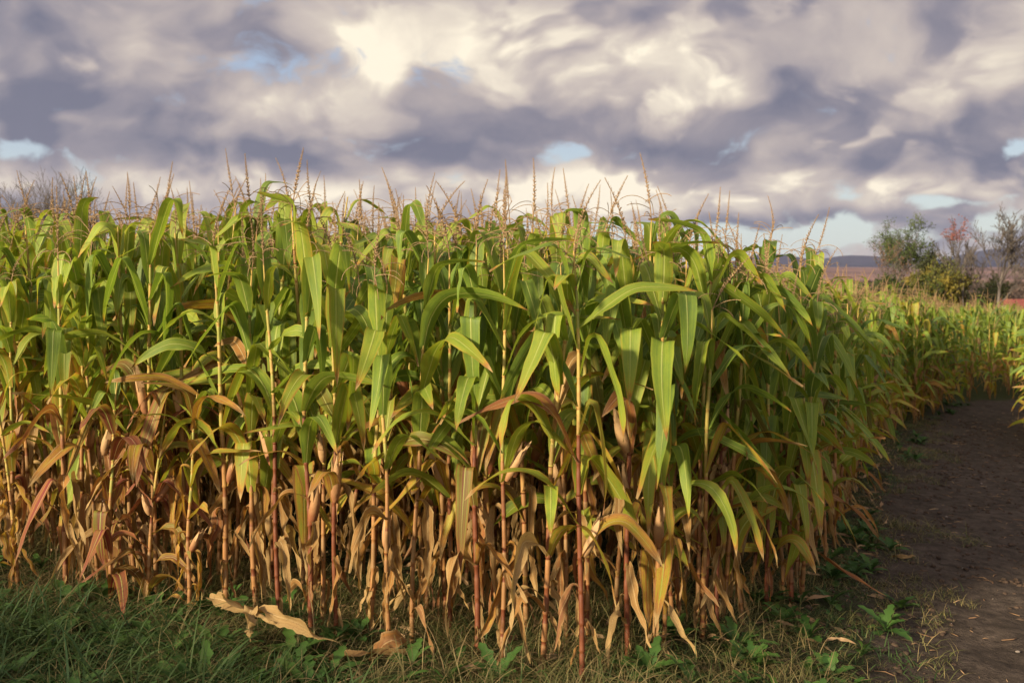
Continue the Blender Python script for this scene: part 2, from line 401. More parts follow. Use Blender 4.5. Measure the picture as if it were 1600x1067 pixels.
def ground_material():
    m, nt, out = new_mat('field_ground')
    pos = S(nt, nt.node('ShaderNodeNewGeometry').outputs['Position']); x, y, z = nt.sep(pos)
    dirt = S(nt, nt.attr('dirt').outputs['Fac'])
    n0 = nt.noise(pos, 1.1, 5, 0.6); n1 = nt.noise(pos, 9, 6, 0.65); n2 = nt.noise(pos, 60, 4, 0.6); n3 = nt.noise(pos, 3.5, 4, 0.6)
    soil = nt.mix(nt.sm(n1, .3, .7), (.038, .029, .022), (.105, .080, .060)); soil = nt.mix(nt.sm(n3, .35, .65) * 0.45, soil, (.032, .024, .017)); soil = nt.mix(nt.sm(n2, .55, .75) * 0.5, soil, (.15, .11, .075))
    grs = nt.mix(n1, (.022, .030, .010), (.06, .065, .022))
    near_ = nt.mix(nt.sm(dirt + (n0 - .5) * 1.3 + (n3 - .5) * 0.9, -0.1, 0.3), grs, soil)
    D = nt.vmath('LENGTH', nt.vec(x, y, 0.0)); dd = nt.node('ShaderNodeVectorMath', operation='LENGTH'); nt.put(dd.inputs[0], nt.vec(x, y, 0.0)); D = S(nt, dd.outputs['Value'])
    fn = nt.noise(nt.vec(x * 0.004, y * 0.0012, 0.0), 1.0, 5, 0.6)
    fn2 = nt.noise(nt.vec(x * 0.03, y * 0.008, 4.0), 1.0, 4, 0.6)
    mid = nt.mix(nt.sm(fn2, .4, .6), (.065, .048, .030), (.10, .085, .04))
    far = nt.mix(nt.sm(fn, .42, .6), (.12, .068, .060), (.22, .130, .105)); far = nt.mix(nt.sm(fn2, .5, .62) * 0.5, far, (.10, .06, .045))
    c = nt.mix(nt.sm(D, 55, 80), near_, mid); c = nt.mix(nt.sm(D, 700, 1100), c, far)
    nrm = bump(nt, n1 * 1.0 + n2 * 0.35, 0.9, 0.05)
    p = principled(nt, c, 0.92, 0.12, nrm); nt.l.new(p.outputs[0], out.inputs[0]); return m
me.materials.append(ground_material()); smooth(me)
tag(meshobj('ground', me), kind='structure')

# hills far behind the valley
def hills(name, prof, Y, depth, mat, seed):
    """prof: (picture x, metres of height) control points at distance Y"""
    mb = MB(); n = 180; x0, x1 = prof[0][0], prof[-1][0]; rows = 9
    pxs = [p[0] for p in prof]; phs = [p[1] for p in prof]; vs = []; fs = []
    for j in range(rows):
        f = j / (rows - 1)
        for i in range(n):
            xp = x0 + (x1 - x0) * i / (n - 1); YY_ = Y + depth * (f - .5) * 2
            h = np.interp(xp, pxs, phs); X = (xp - 800) / FPX * Y
            sh = math.sin(PI * f) ** 0.8 if 0 < f < 1 else 0
            h2 = h * sh * (1 + .10 * mnoise.noise(Vector((X * .0016, YY_ * .0016, seed))) + .04 * mnoise.noise(Vector((X * .008, YY_ * .008, seed)))) + 35
            vs.append((X, YY_, h2 if sh > 0 else 10))
    for j in range(rows - 1):
        for i in range(n - 1): fs.append((j * n + i, j * n + i + 1, (j + 1) * n + i + 1, (j + 1) * n + i))
    mb.add(vs, fs); o = meshobj(name, mb.mesh(name, mat)); tag(o, kind='structure'); return o
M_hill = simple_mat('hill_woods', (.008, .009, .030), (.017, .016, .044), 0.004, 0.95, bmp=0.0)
hills('hills', [(-700, 60), (0, 75), (500, 55), (900, 22), (1080, 6), (1135, 22), (1180, 98), (1205, 96), (1255, 58), (1285, 54), (1320, 90), (1345, 86), (1390, 46), (1440, 60), (1490, 76), (1520, 100), (1580, 140), (1640, 146), (1900, 100), (2400, 60)], 5200, 900, M_hill, 3)
hills('hills', [(-600, 20), (200, 40), (700, 22), (1100, 8), (1200, 26), (1280, 14), (1400, 34), (1480, 40), (1560, 62), (1700, 70), (2300, 40)], 4200, 600, M_hill, 8)

# haze: an even body of pale air
hz = MB(); hz.box(-9300, 9300, -9300, 9300, -12, 230)
mh = bpy.data.materials.new('haze_air'); mh.use_nodes = True; mh.node_tree.nodes.clear()
ho = mh.node_tree.nodes.new('ShaderNodeOutputMaterial'); hv = mh.node_tree.nodes.new('ShaderNodeVolumePrincipled')
hv.inputs['Color'].default_value = (.70, .78, 1.0, 1); hv.inputs['Density'].default_value = 0.00005; hv.inputs['Anisotropy'].default_value = 0.2
mh.node_tree.links.new(hv.outputs[0], ho.inputs['Volume'])
tag(meshobj('haze', hz.mesh('haze', mh, False)), kind='stuff')

# ------------------------------------------------------------------ leaf library
def ss1(t): t = max(0.0, min(1.0, t)); return t * t * (3 - 2 * t)
def leaf_mesh(name, L, W, th0, bends, droop, twist, yaw, V, ruffle, seed, crinkle=0.0, nseg=18, nu=4, wbase=.42, mat=None, ragged=0.0):
    rg = random.Random(seed); ph = rg.uniform(0, 6.28); vs = []; at = []
    p = Vector((0, 0, 0)); ts = []
    # denser samples at the folds
    dens = [1.0 + sum(3.0 * math.exp(-(((i + .5) / 60 - b[0]) / .06) ** 2) for b in bends) for i in range(60)]
    cum = np.concatenate([[0], np.cumsum(dens)]); cum /= cum[-1]
    ts = [float(np.interp(k / nseg, cum, np.linspace(0, 1, 61))) for k in range(nseg + 1)]
    prev = 0.0; f1, f2 = rg.uniform(9, 15), rg.uniform(16, 26)
    for k, t in enumerate(ts):
        th = th0 + sum(b[1] * ss1((t - b[0]) / b[2] + .5) for b in bends) + droop * t * t
        ps = yaw * t + (crinkle * 1.2 * mnoise.noise(Vector((t * 5, seed * 3.1, 0))))
        th += crinkle * 1.0 * mnoise.noise(Vector((t * 5, seed * 1.7, 9)))
        T = Vector((math.sin(th) * math.cos(ps), math.sin(th) * math.sin(ps), math.cos(th)))
        Nn = Vector((-math.cos(th) * math.cos(ps), -math.cos(th) * math.sin(ps), math.sin(th)))
        Sd = Vector((-math.sin(ps), math.cos(ps), 0))
        tw = twist * t + crinkle * 2.2 * mnoise.noise(Vector((t * 3.5, seed * 0.7, 4)))
        Sd, Nn = Sd * math.cos(tw) + Nn * math.sin(tw), Nn * math.cos(tw) - Sd * math.sin(tw)
        if k: p = p + T * (t - prev) * L
        prev = t
        w = W * .5 * min(wbase + (1 - wbase) * ss1(t / .3), max(0, 1 - t ** 2.3) ** .85)
        w *= 1 + ragged * mnoise.noise(Vector((t * 14, seed, 2)))
        vv = V * (1 - .6 * t) if crinkle == 0 else V * (0.6 + .8 * mnoise.noise(Vector((t * 4, seed, 7))))
        for q in range(nu + 1):
            u = -1 + 2 * q / nu
            ruf = ruffle * math.sin(f1 * t + ph + (1.7 if u > 0 else 0)) * u * u * ss1(t * 4) * (1 - t * .5) + ruffle * .5 * math.sin(f2 * t + ph * 2 + u * 2) * u * u
            cr = crinkle * .012 * mnoise.noise(Vector((t * 17, u * 2.2, seed)))
            pos = p + Sd * (u * w * (1 - abs(vv) * .25)) + Nn * (vv * abs(u) * w + ruf + cr)
            vs.append(pos); at.append((u, t, L))
    n = nu + 1; fs = [(k * n + q, k * n + q + 1, (k + 1) * n + q + 1, (k + 1) * n + q) for k in range(nseg) for q in range(nu)]
    mb = MB(); mb.add(vs, fs, at); me = mb.mesh(name, mat or M_leaf); return me, mb
LIB = {}
def lib(cat, n, fn):
    LIB[cat] = []
    for i in range(n):
        rg = random.Random(hash((cat, i)) & 0xffff if False else (sum(map(ord, cat)) * 131 + i * 7919))
        LIB[cat].append(fn(rg, i))
U = lambda rg, a, b: rg.uniform(a, b)
lib('fold', 26, lambda rg, i: leaf_mesh('leaf', U(rg, .62, .84), U(rg, .098, .135), R(U(rg, 10, 26)), [(U(rg, .22, .52), R(U(rg, 110, 150)), U(rg, .02, .12))], R(U(rg, 0, 28)), R(U(rg, -50, 50)), R(U(rg, -30, 30)), U(rg, .12, .4), U(rg, .003, .009), i + 1, ragged=.10))
lib('arc', 24, lambda rg, i: leaf_mesh('leaf', U(rg, .56, .80), U(rg, .088, .118), R(U(rg, 14, 34)), [(U(rg, .35, .55), R(U(rg, 60, 110)), U(rg, .3, .55))], R(U(rg, 10, 45)), R(U(rg, -80, 80)), R(U(rg, -35, 35)), U(rg, .1, .4), U(rg, .005, .014), i + 40, ragged=.10))
lib('side', 12, lambda rg, i: leaf_mesh('leaf', U(rg, .48, .70), U(rg, .080, .105), R(U(rg, 38, 60)), [(U(rg, .3, .6), R(U(rg, 25, 55)), U(rg, .2, .5))], R(U(rg, 5, 40)), R(U(rg, -110, 110)), R(U(rg, -45, 45)), U(rg, .1, .35), U(rg, .005, .013), i + 80, ragged=.10))
lib('top', 16, lambda rg, i: leaf_mesh('leaf', U(rg, .42, .62), U(rg, .085, .115), R(U(rg, 5, 24)), [(U(rg, .45, .7), R(U(rg, 60, 150)), U(rg, .05, .25))], R(U(rg, 0, 30)), R(U(rg, -60, 60)), R(U(rg, -40, 40)), U(rg, .15, .5), U(rg, .003, .008), i + 100, ragged=.10))
lib('dry', 26, lambda rg, i: leaf_mesh('leaf', U(rg, .40, .74), U(rg, .045, .085), R(U(rg, 15, 40)), [(U(rg, .05, .15), R(U(rg, 125, 152)), U(rg, .06, .14))], R(U(rg, 0, 15)), R(U(rg, -220, 220)), R(U(rg, -40, 40)), U(rg, .5, 1.3), U(rg, .004, .012), i + 130, crinkle=U(rg, .25, .65), nseg=20, ragged=.35))
lib('curl', 12, lambda rg, i: leaf_mesh('leaf', U(rg, .45, .75), U(rg, .05, .085), R(U(rg, 30, 60)), [(U(rg, .25, .4), R(U(rg, 70, 110)), U(rg, .2, .4))], R(U(rg, 10, 50)), R(U(rg, -200, 200)), R(U(rg, -50, 50)), U(rg, .4, 1.0), U(rg, .006, .014), i + 170, crinkle=U(rg, .2, .5), nseg=20, ragged=.2))

# ------------------------------------------------------------------ stalk library
NODEZ = [0.05, .16, .30, .45, .61, .77, .93, 1.08, 1.22, 1.36, 1.49, 1.61, 1.72, 1.82, 1.91]
PED = 2.10
def bend_at(sp, z): return Vector((sp['bx'] * (z / 2) ** 2 + sp['wx'] * math.sin(z * sp['f'] + sp['p']) - sp['wx'] * math.sin(sp['p']), sp['by'] * (z / 2) ** 2 + sp['wy'] * math.sin(z * sp['f'] * 1.1), z))
STALKS = []
for i in range(16):
    rg = random.Random(900 + i)
    sp = dict(bx=U(rg, -.09, .09), by=U(rg, -.09, .09), wx=U(rg, .002, .010), wy=U(rg, .002, .010), f=U(rg, 3, 6), p=U(rg, 0, 6))
    nz = [z + rg.uniform(-.015, .015) for z in NODEZ]; nz[0] = 0.05
    r0 = U(rg, .0115, .0155); rad = lambda z: r0 * (1 - .50 * (z / 2.1) ** 1.2) if z < 1.9 else r0 * .45 * (1 - (z - 1.9) * 1.2)
    pts, rr, tt = [], [], []
    def ring(z, r, t): pts.append(bend_at(sp, z)); rr.append(r); tt.append(t)
    ring(-0.06, r0 * 1.25, (.8, .3, 0)); ring(0.03, r0 * 1.15, (.8, .5, 0))
    for k, z in enumerate(nz):
        zn = nz[k + 1] if k + 1 < len(nz) else PED
        zf = z / 2.0
        if zf < .33: stt = U(rg, .60, .90)
        elif zf < .5: stt = U(rg, .45, .8)
        else: stt = U(rg, .22, .5)
        bare = (U(rg, .5, .75), U(rg, .3, .85), 0) if zf < .5 else (U(rg, .35, .6), U(rg, .1, .45), 0)
        she = (stt, U(rg, 0, .45) if zf < .33 else U(rg, 0, .45), 1)
        r = rad(z); r2 = rad(zn)
        ring(z - .006, r * 1.02, bare); ring(z + .001, r * 1.34, (bare[0], bare[1] * .5, 0)); ring(z + .009, r * 1.15, she)
        cov = U(rg, .55, .99) if zf < .5 else U(rg, .75, .98)
        ze = z + (zn - z) * cov
        if k + 1 < len(nz):
            ring(z + (ze - z) * .5, (r + r2) / 2 * 1.14, she); ring(ze - .004, r2 * 1.17, she); ring(ze, r2 * 1.02, bare)
    ring(nz[-1] + .05, rad(1.95), (.4, .1, 0)); ring(PED, rad(2.1) * .8, (.45, .1, 0))
    mb = MB(); mb.tube(pts, rr, 8, tints=tt); sp['nz'] = nz; sp['mb'] = mb; sp['me'] = mb.mesh('stalk', M_stalk); sp['r'] = rad; STALKS.append(sp)

# ------------------------------------------------------------------ tassel and ear library
def diamond(mb, p, d, L, r, tint=None):
    d = Vector(d).normalized(); s = d.cross(Vector((.3, .2, .93))).normalized(); u = s.cross(d)
    q = p + d * L * .45
    mb.add([p, q + s * r, q + u * r, q - s * r, q - u * r, p + d * L], [(0, 2, 1), (0, 3, 2), (0, 4, 3), (0, 1, 4), (5, 1, 2), (5, 2, 3), (5, 3, 4), (5, 4, 1)], tint=tint)
TASSELS = []
for i in range(14):
    rg = random.Random(300 + i); mb = MB(); H = U(rg, .34, .44); lean = U(rg, 0, .15); la = U(rg, 0, 6.28)
    pos = lambda t: Vector((math.cos(la) * lean * t * t, math.sin(la) * lean * t * t, H * t))
    mb.tube([pos(k / 6) for k in range(7)], [.0035 - .0022 * k / 6 for k in range(7)], 5)
    n = 46
    for k in range(n):
        t = .30 + .70 * k / n; a = k * 2.4; d = Vector((math.cos(a) * .95, math.sin(a) * .95, 1)); sc = 1.25 - .7 * max(0, t - .6) / .4
        diamond(mb, pos(t), d, .0150 * sc, .0036 * sc)
    nb = rg.randint(4, 11) if i != 3 else 10
    for b in range(nb):
        t0 = U(rg, .02, .34); a = la + b * 2.4 + U(rg, -.5, .5); Lb = U(rg, .13, .25); el0 = U(rg, .2, 1.1); dr = U(rg, .5, 2.2)
        p = pos(t0); pts = [p]; e = el0
        for k in range(8):
            e = el0 - dr * ((k + 1) / 8) ** 1.3; p = p + Vector((math.cos(a) * math.cos(e), math.sin(a) * math.cos(e), math.sin(e))) * Lb / 8; pts.append(p)
        mb.tube(pts, [.0022 - .0009 * k / 8 for k in range(9)], 3, cap=False)
        for k in range(15):
            t = .12 + .88 * k / 15; f = t * 8; q = min(7, int(f)); pp = pts[q].lerp(pts[q + 1], f - q); dd = (pts[q + 1] - pts[q]).normalized()
            a2 = k * 3.14 + U(rg, -.4, .4); off = dd.cross(Vector((0, 0, 1))).normalized() * math.sin(a2) + Vector((0, 0, -.25))
            diamond(mb, pp, dd + off * .55, .0125, .0028)
    TASSELS.append((mb.mesh('tassel', M_tassel, False), mb))
EARS = []
for i in range(8):
    rg = random.Random(500 + i); L = U(rg, .19, .26); r = U(rg, .021, .029); mb = MB(); n = 9; base_red = U(rg, .0, .5)
    prof = [.42, .80, .97, 1.0, .97, .88, .72, .5, .26, .1]
    ns = 10; vs = []; tt = []; at = []
    for k in range(n + 1):
        t = k / n
        for q in range(ns):
            a = 2 * PI * q / ns; rr_ = r * prof[k] * (1 + .07 * (q % 2) + .05 * mnoise.noise(Vector((q, t * 3, i))))
            vs.append((rr_ * math.cos(a) + .012 * math.sin(t * 2 + i) * t, rr_ * math.sin(a), L * t)); at.append((q / ns, t, 0)); tt.append((max(0.0, base_red + t * .65), .5, .5))
    fs = [(k * ns + q, k * ns + (q + 1) % ns, (k + 1) * ns + (q + 1) % ns, (k + 1) * ns + q) for k in range(n) for q in range(ns)]
    mb.add(vs, fs, at, tt)
    for b in range(5):                                    # loose husk tips flaring round the ear
        a = b * 1.26 + i; t0 = U(rg, .35, .7); Lh = U(rg, .07, .15); flare = U(rg, .02, .26); w = U(rg, .010, .018); vs = []; tt = []
        for k in range(5):
            t = k / 4; rr_ = r * (1.03 - .3 * t0) + flare * Lh * t * t - t * .006; z = L * t0 + Lh * t; ww = w * (1 - t ** 2)
            for sgn in (-1, 1):
                vs.append((rr_ * math.cos(a) - sgn * ww * math.sin(a), rr_ * math.sin(a) + sgn * ww * math.cos(a), z)); tt.append((.55 + t * .45, .5, .5))
        mb.add(vs, [(2 * k, 2 * k + 1, 2 * k + 3, 2 * k + 2) for k in range(4)], tint=tt)
    sk = MB()
    for b in range(16):
        a = b * .7; e = U(rg, .2, 1.2); Ls = U(rg, .03, .075); p0 = Vector((0, 0, L * .96)); p1 = p0 + Vector((math.cos(a) * .4, math.sin(a) * .4, 1)) * Ls * .5; p2 = p1 + Vector((math.cos(a), math.sin(a), .2 - e)) * Ls * .5
        sk.tube([p0, p1, p2], [.0018, .0013, .0006], 3, cap=False)
    EARS.append((mb.mesh('ear_husk', M_husk), mb, sk.mesh('silk', M_silk), sk))

# ------------------------------------------------------------------ plant specification
def make_spec(rg, dryness=0.0, height=1.0, tassel=True, purple=0.0, ears=None, low_cut=0, leafy=1.0, tass_id=None, reds=0.0):
    """list of (kind, library entry, matrix, tint) plus a child of the ear"""
    sp = STALKS[rg.randrange(len(STALKS))]; out = []
    out.append(('stalk', sp, Matrix.Identity(4), (0, max(0, rg.gauss(-.05, .25)) + reds, rg.random())))
    plane = rg.uniform(0, PI)
    for k, z in enumerate(sp['nz']):
        if k < 1 + low_cut: continue
        nl = len(sp['nz']); top = k >= nl - 2
        for rep in range(2 if z < .95 and rg.random() < .45 else 1):
            a = plane + (k % 2) * PI + rg.gauss(0, .35) + rep * rg.uniform(1, 2.5)
            zz = z * height; dz = dryness * (.35 if dryness > 0 else .7)
            red = 0.0
            if zz < .46 + dz: cat = 'dry' if rg.random() < .85 else 'curl'; s = rg.uniform(.74, 1.0)
            elif zz < .84 + dz:
                if rg.random() < .58 + dryness * .3: cat = rg.choice(['dry', 'dry', 'curl']); s = rg.uniform(.6, .98)
                else: cat = rg.choice(['arc', 'fold', 'arc', 'side']); s = rg.uniform(.22, .62)
            elif top: cat = 'top'; s = rg.uniform(.05, .30)
            elif zz < 1.18 + dz: cat = rg.choice(['fold', 'arc', 'side', 'arc']); s = rg.uniform(.12, .42) if rg.random() < .85 else rg.uniform(.45, .9)
            else:
                cat = rg.choice(['fold', 'fold', 'fold', 'arc', 'side']); s = rg.uniform(.04, .28)
                if rg.random() < .03: s = rg.uniform(.45, .9)
            s = min(1, s + dryness * .10)
            if cat in ('dry', 'curl') and s < .8: red = max(0, rg.gauss(.1, .3))
            if purple and zz < 1.15: 
                if rg.random() < purple: cat = rg.choice(['arc', 'curl', 'fold']); red = rg.uniform(.5, 1.1); s = rg.uniform(.3, .8)
            elif zz < 1.3 and rg.random() < .08: red = rg.uniform(.3, .8)
            if rg.random() > leafy: continue
            e = rg.choice(LIB[cat]); sc = rg.uniform(.88, 1.12)
            p = bend_at(sp, z); rr = sp['r'](z) * .7
            if cat in ('dry', 'curl') and z < .5: sc *= min(1.0, .55 + z)
            if cat in ('dry',): sc = min(sc, max(.35, (z + .05) / .62))
            M = Matrix.Translation(p + Vector((math.cos(a) * rr, math.sin(a) * rr, .004))) @ Matrix.Rotation(a, 4, 'Z') @ Matrix.Rotation(rg.gauss(0, .08), 4, 'Y') @ Matrix.Diagonal((sc, sc * (1 if rg.random() < .5 else -1), sc, 1))
            out.append(('leaf', e, M, (s, red, rg.random())))
    if tassel:
        t = TASSELS[tass_id if tass_id is not None else rg.randrange(len(TASSELS))]
        out.append(('tassel', t, Matrix.Translation(bend_at(sp, PED - .01)) @ Matrix.Rotation(rg.uniform(0, 6.28), 4, 'Z') @ Matrix.Rotation(rg.gauss(0, .2), 4, 'X') @ Matrix.Scale(rg.uniform(.8, 1.12), 4), (0.5, 0.5, rg.random())))
    ne = ears if ears is not None else (1 if rg.random() < .55 else 0) + (1 if rg.random() < .12 else 0)
    ks = rg.sample([4, 5, 6, 7], ne) if ne else []
    for k in ks:
        e = EARS[rg.randrange(len(EARS))]; a = plane + (k % 2) * PI + rg.gauss(0, .3); p = bend_at(sp, sp['nz'][k])
        M = Matrix.Translation(p + Vector((math.cos(a), math.sin(a), 0)) * .018 + Vector((0, 0, .01))) @ Matrix.Rotation(a, 4, 'Z') @ Matrix.Rotation(rg.uniform(.15, .5), 4, 'Y') @ Matrix.Scale(rg.uniform(.85, 1.12), 4)
        out.append(('ear', e, M, (0.5, 0.5, rg.random())))
    return out
def build_plant(spec, loc, rotz, lean, height, label, group):
    root = empty('corn_plant', loc, (lean[0], lean[1], rotz)); root.scale = (height * .5 + .5, height * .5 + .5, height)
    tag(root, label, 'corn plant', group)
    for kind, e, M, t in spec:
        if kind == 'stalk': o = bpy.data.objects.new('stalk', e['me'])
        elif kind == 'leaf': o = bpy.data.objects.new('leaf', e[0])
        elif kind == 'tassel': o = bpy.data.objects.new('tassel', e[0])
        else: o = bpy.data.objects.new('ear', e[0])
        o.color = (t[0], t[1], t[2], 1); o.matrix_local = M; link(o, root)
        if kind == 'leaf' and t[0] > .62: o['label'] = 'dried tan leaf' if t[1] < .4 else 'dried reddish leaf'
        elif kind == 'leaf' and t[1] > .5: o['label'] = 'purple red leaf'
        if kind == 'ear': link(bpy.data.objects.new('silk', e[2]), o)
    return root
def merge_spec(spec, name):
    mb = MB(); midx = []; mats = [M_leaf_a, M_stalk_a, M_tassel, M_husk, M_silk]
    for kind, e, M, t in spec:
        src = e['mb'] if kind == 'stalk' else e[1]
        V = np.array([tuple(v) for v in src.v]); A = np.array(M)
        V = V @ A[:3, :3].T + A[:3, 3]
        mb.add(V.tolist(), src.f, src.a, t if kind == 'leaf' else src.t); midx += [{'leaf': 0, 'stalk': 1, 'tassel': 2, 'ear': 3}[kind]] * len(src.f)
    return mb.mesh(name, mats, True, midx)

# ------------------------------------------------------------------ scatter through geometry nodes (for what nobody could count)
def scatter(name, meshes, pts, rots, scls, ids, kind='stuff', label=None):
    col = bpy.data.collections.new(name + '_kinds')
    for i, m in enumerate(meshes): col.objects.link(bpy.data.objects.new('%s_kind_%03d' % (name, i), m))
    me = bpy.data.meshes.new(name); me.from_pydata([tuple(p) for p in pts], [], [])
    for nm, typ, key, arr in (('rot', 'FLOAT_VECTOR', 'vector', rots), ('scl', 'FLOAT_VECTOR', 'vector', scls), ('idx', 'INT', 'value', ids)):
        a = me.attributes.new(nm, typ, 'POINT'); a.data.foreach_set(key, np.array(arr, dtype=np.int32 if typ == 'INT' else np.float32).ravel())
    o = meshobj(name, me); ng = bpy.data.node_groups.new(name, 'GeometryNodeTree')
    ng.interface.new_socket('Geometry', in_out='INPUT', socket_type='NodeSocketGeometry'); ng.interface.new_socket('Geometry', in_out='OUTPUT', socket_type='NodeSocketGeometry')
    n = ng.nodes; l = ng.links; gi = n.new('NodeGroupInput'); go = n.new('NodeGroupOutput'); ip = n.new('GeometryNodeInstanceOnPoints')
    ci = n.new('GeometryNodeCollectionInfo'); ci.inputs['Collection'].default_value = col; ci.inputs['Separate Children'].default_value = True; ci.inputs['Reset Children'].default_value = True
    def na(nm, t): x = n.new('GeometryNodeInputNamedAttribute'); x.data_type = t; x.inputs['Name'].default_value = nm; return x.outputs['Attribute']
    er = n.new('FunctionNodeEulerToRotation'); l.new(na('rot', 'FLOAT_VECTOR'), er.inputs[0])
    l.new(gi.outputs[0], ip.inputs['Points']); l.new(ci.outputs[0], ip.inputs['Instance']); ip.inputs['Pick Instance'].default_value = True
    l.new(na('idx', 'INT'), ip.inputs['Instance Index']); l.new(er.outputs[0], ip.inputs['Rotation']); l.new(na('scl', 'FLOAT_VECTOR'), ip.inputs['Scale']); l.new(ip.outputs[0], go.inputs[0])
    md = o.modifiers.new('scatter', 'NODES'); md.node_group = ng
    tag(o, label, kind=kind); return o

# ------------------------------------------------------------------ the corn
rng = random.Random(77)
AX = Vector((-0.905, 0.425)); PX = Vector((0.425, 0.905))     # along the rows, across them
pts = []
for r in range(0, 150):
    off = r * .47 + .05
    for s in np.arange(-75, 75, .17 if off < 9 else .26 if off < 22 else .5):
        if off > 22 and r % 2: continue
        p = Vector((.3, 4.62)) + PX * (off + rng.gauss(0, .04)) + AX * (s + rng.gauss(0, .035))
        if not inside(p, FIELD): continue
        if p.y < 2 or abs(p.x) > .62 * p.y + 1.5: continue
        if p.x < .2 * p.y - 2 and p.y > 24 and rng.random() < .5: continue
        if rng.random() < .06: continue
        pts.append((p.x, p.y, edge_dist(p, EDGE)))
def sx(p): return 800 + FPX * p[0] / p[1]
# plants picked out in the photograph: bearing x, distance, tassel top y, options
HEROES = [
    (912, 4.62, 252, dict(label='corn plant with thick dark red stalk, standing nearest the camera at the field corner', red=.9, hs=1.0, tid=1)),
    (850, 4.95, 292, dict(label='corn plant with orange stalk and pink husked ear beside the thick red stalk', ears=1, red=.25)),
    (745, 5.25, 254, dict(label='corn plant with tall bent tassel and bright red lower stalk in front row', red=.7)),
    (823, 5.55, 254, dict(label='corn plant whose straight upright tassel rises highest at middle of the field', tid=5)),
    (1095, 5.55, 270, dict(label='tall corn plant with curved tassel above a leaf bent like a hook', tid=7)),
    (1042, 5.2, 305, dict(label='corn plant with smooth yellow stalk near where the field turns to the path', yellow=1)),
    (1128, 5.6, 330, dict(label='corn plant with orange dry husks and hanging dark green leaf near the path', ears=2, dry=.3, red=.5)),
    (1148, 6.2, 322, dict(label='corn plant with small pale green feathery tassel rising alone beside the path', tid=3)),
    (1205, 6.15, 355, dict(label='corn plant with red brown stalk and thin upright tassel facing the path', red=.6)),
    (1245, 6.4, 375, dict(label='corn plant with reddish stalk and leaf drooping to weeds beside the path', red=.5)),
    (640, 5.5, 277, dict(label='corn plant with tall thin tassel above a leaf lying flat across the skyline', tid=9)),
    (700, 5.6, 280, dict(label='corn plant with straight tassel close beside the bent tall tassel', )),
    (605, 5.35, None, dict(label='corn plant with fat pink husked ear low on its stalk in front row', ears=1, hs=.9)),
    (480, 5.75, None, dict(label='corn plant with long yellowing leaf hanging down its red stalk', red=.8)),
    (520, 5.65, None, dict(label='corn plant with red knuckled stalk and pale torn dry leaf at knee height', red=.6, dry=.2)),
    (430, 5.95, 295, dict(label='corn plant with red stalk and dried open husks behind the fallen leaf', red=.7, ears=1)),
    (345, 6.15, 285, dict(label='corn plant with bare tan lower stalk standing over the fallen dry leaf', )),
    (285, 6.05, None, dict(label='short corn plant with golden yellow and green leaves hanging to the grass', hs=.62, yellow=1, dry=.1)),
    (215, 6.25, None, dict(label='short purple leaved corn plant leaning out over the grass', hs=.6, purple=.9, lean=.1)),
    (160, 6.35, None, dict(label='corn plant with maroon leaves arching down into the grass', hs=.64, purple=.85)),
    (90, 6.6, 300, dict(label='corn plant with maroon tinted lower leaves at the grassy end of front row', purple=.6)),
    (15, 6.75, None, dict(label='thin yellow green young corn plant rising from weeds at field edge', hs=.62, yellow=1)),
    (195, 7.0, 273, dict(label='corn plant with tall tassel leaning toward the bare tree crowns', )),
    (135, 7.2, 262, dict(label='corn plant with tallest branched tassel in front of the bare trees', tid=0)),
    (985, 5.0, None, dict(label='corn plant with several dried husks and dark crimson stalk behind corner plant', red=.9, ears=2, dry=.25)),
]
hero_pts = []
def front_at(k, line):
    # distance at which the bearing k meets the field edge
    for (x1, y1), (x2, y2) in zip(line[:-1], line[1:]):
        den = (x2 - x1) - k * (y2 - y1)
        if abs(den) < 1e-9: continue
        t = (k * y1 - x1) / den
        if -1e-6 <= t <= 1 + 1e-6: return y1 + t * (y2 - y1)
    return 5.0
OLD = [(-60, 44.5), (-3.9, 7.3), (0.3, 4.72)]
for px_, d, ty, op in HEROES:
    k_ = (px_ - 800) / FPX
    if px_ < 890: d = d * front_at(k_, EDGE) / front_at(k_, OLD)
    X = k_ * d; hero_pts.append((X, d, ty, op))
pts = [p for p in pts if all(math.hypot(p[0] - h[0], p[1] - h[1]) > .13 for h in hero_pts)]
def score(p):
    d = math.hypot(p[0], p[1]); vis = 0 if abs(p[0] / p[1]) < .56 else 50
    return d + 3.2 * p[2] + vis
pts.sort(key=score)
NIND = 300 - len(hero_pts)
ind, rest = pts[:NIND], pts[NIND:]
TOP = PED + .40                                                # tassel top of a plant of height 1
def left_dry(x): return max(0.0, min(1.0, (-.8 - x) / 2.5)) * .38 - max(0.0, min(1.0, (x - .3) / 1.2)) * .38
def hvar(rg, x, y):
    h = rg.gauss(1.0, .055) + .035 * max(0, min(1, (-.5 - x) / 1.0))
    if edge_dist((x, y), EDGE) < .25: h *= rg.uniform(.86, 1.0)
    return max(.72, h)
def region(p):
    x, y = sx(p), p[1]
    if p[2] < .16: row = 'front'
    elif p[2] < .68: row = 'second'
    elif p[2] < 1.25: row = 'third'
    else: row = 'inner'
    return x, row
ORD = ['', 'second ', 'third ', 'fourth ', 'fifth ', 'sixth ', 'seventh ', 'eighth ', 'ninth ', 'tenth ', 'eleventh ', 'twelfth ', 'thirteenth ', 'fourteenth ', 'fifteenth ', 'sixteenth ', 'seventeenth ', 'eighteenth ', 'nineteenth ', 'twentieth ']
front_left = sorted([p for p in ind if p[2] < .16 and sx(p) < 905 and p[0] <= .3], key=lambda p: -sx(p))
front_right = sorted([p for p in ind if p[2] < .22 and sx(p) >= 905], key=lambda p: p[1])
fl = {id(p): i for i, p in enumerate(front_left)}; fr = {id(p): i for i, p in enumerate(front_right)}
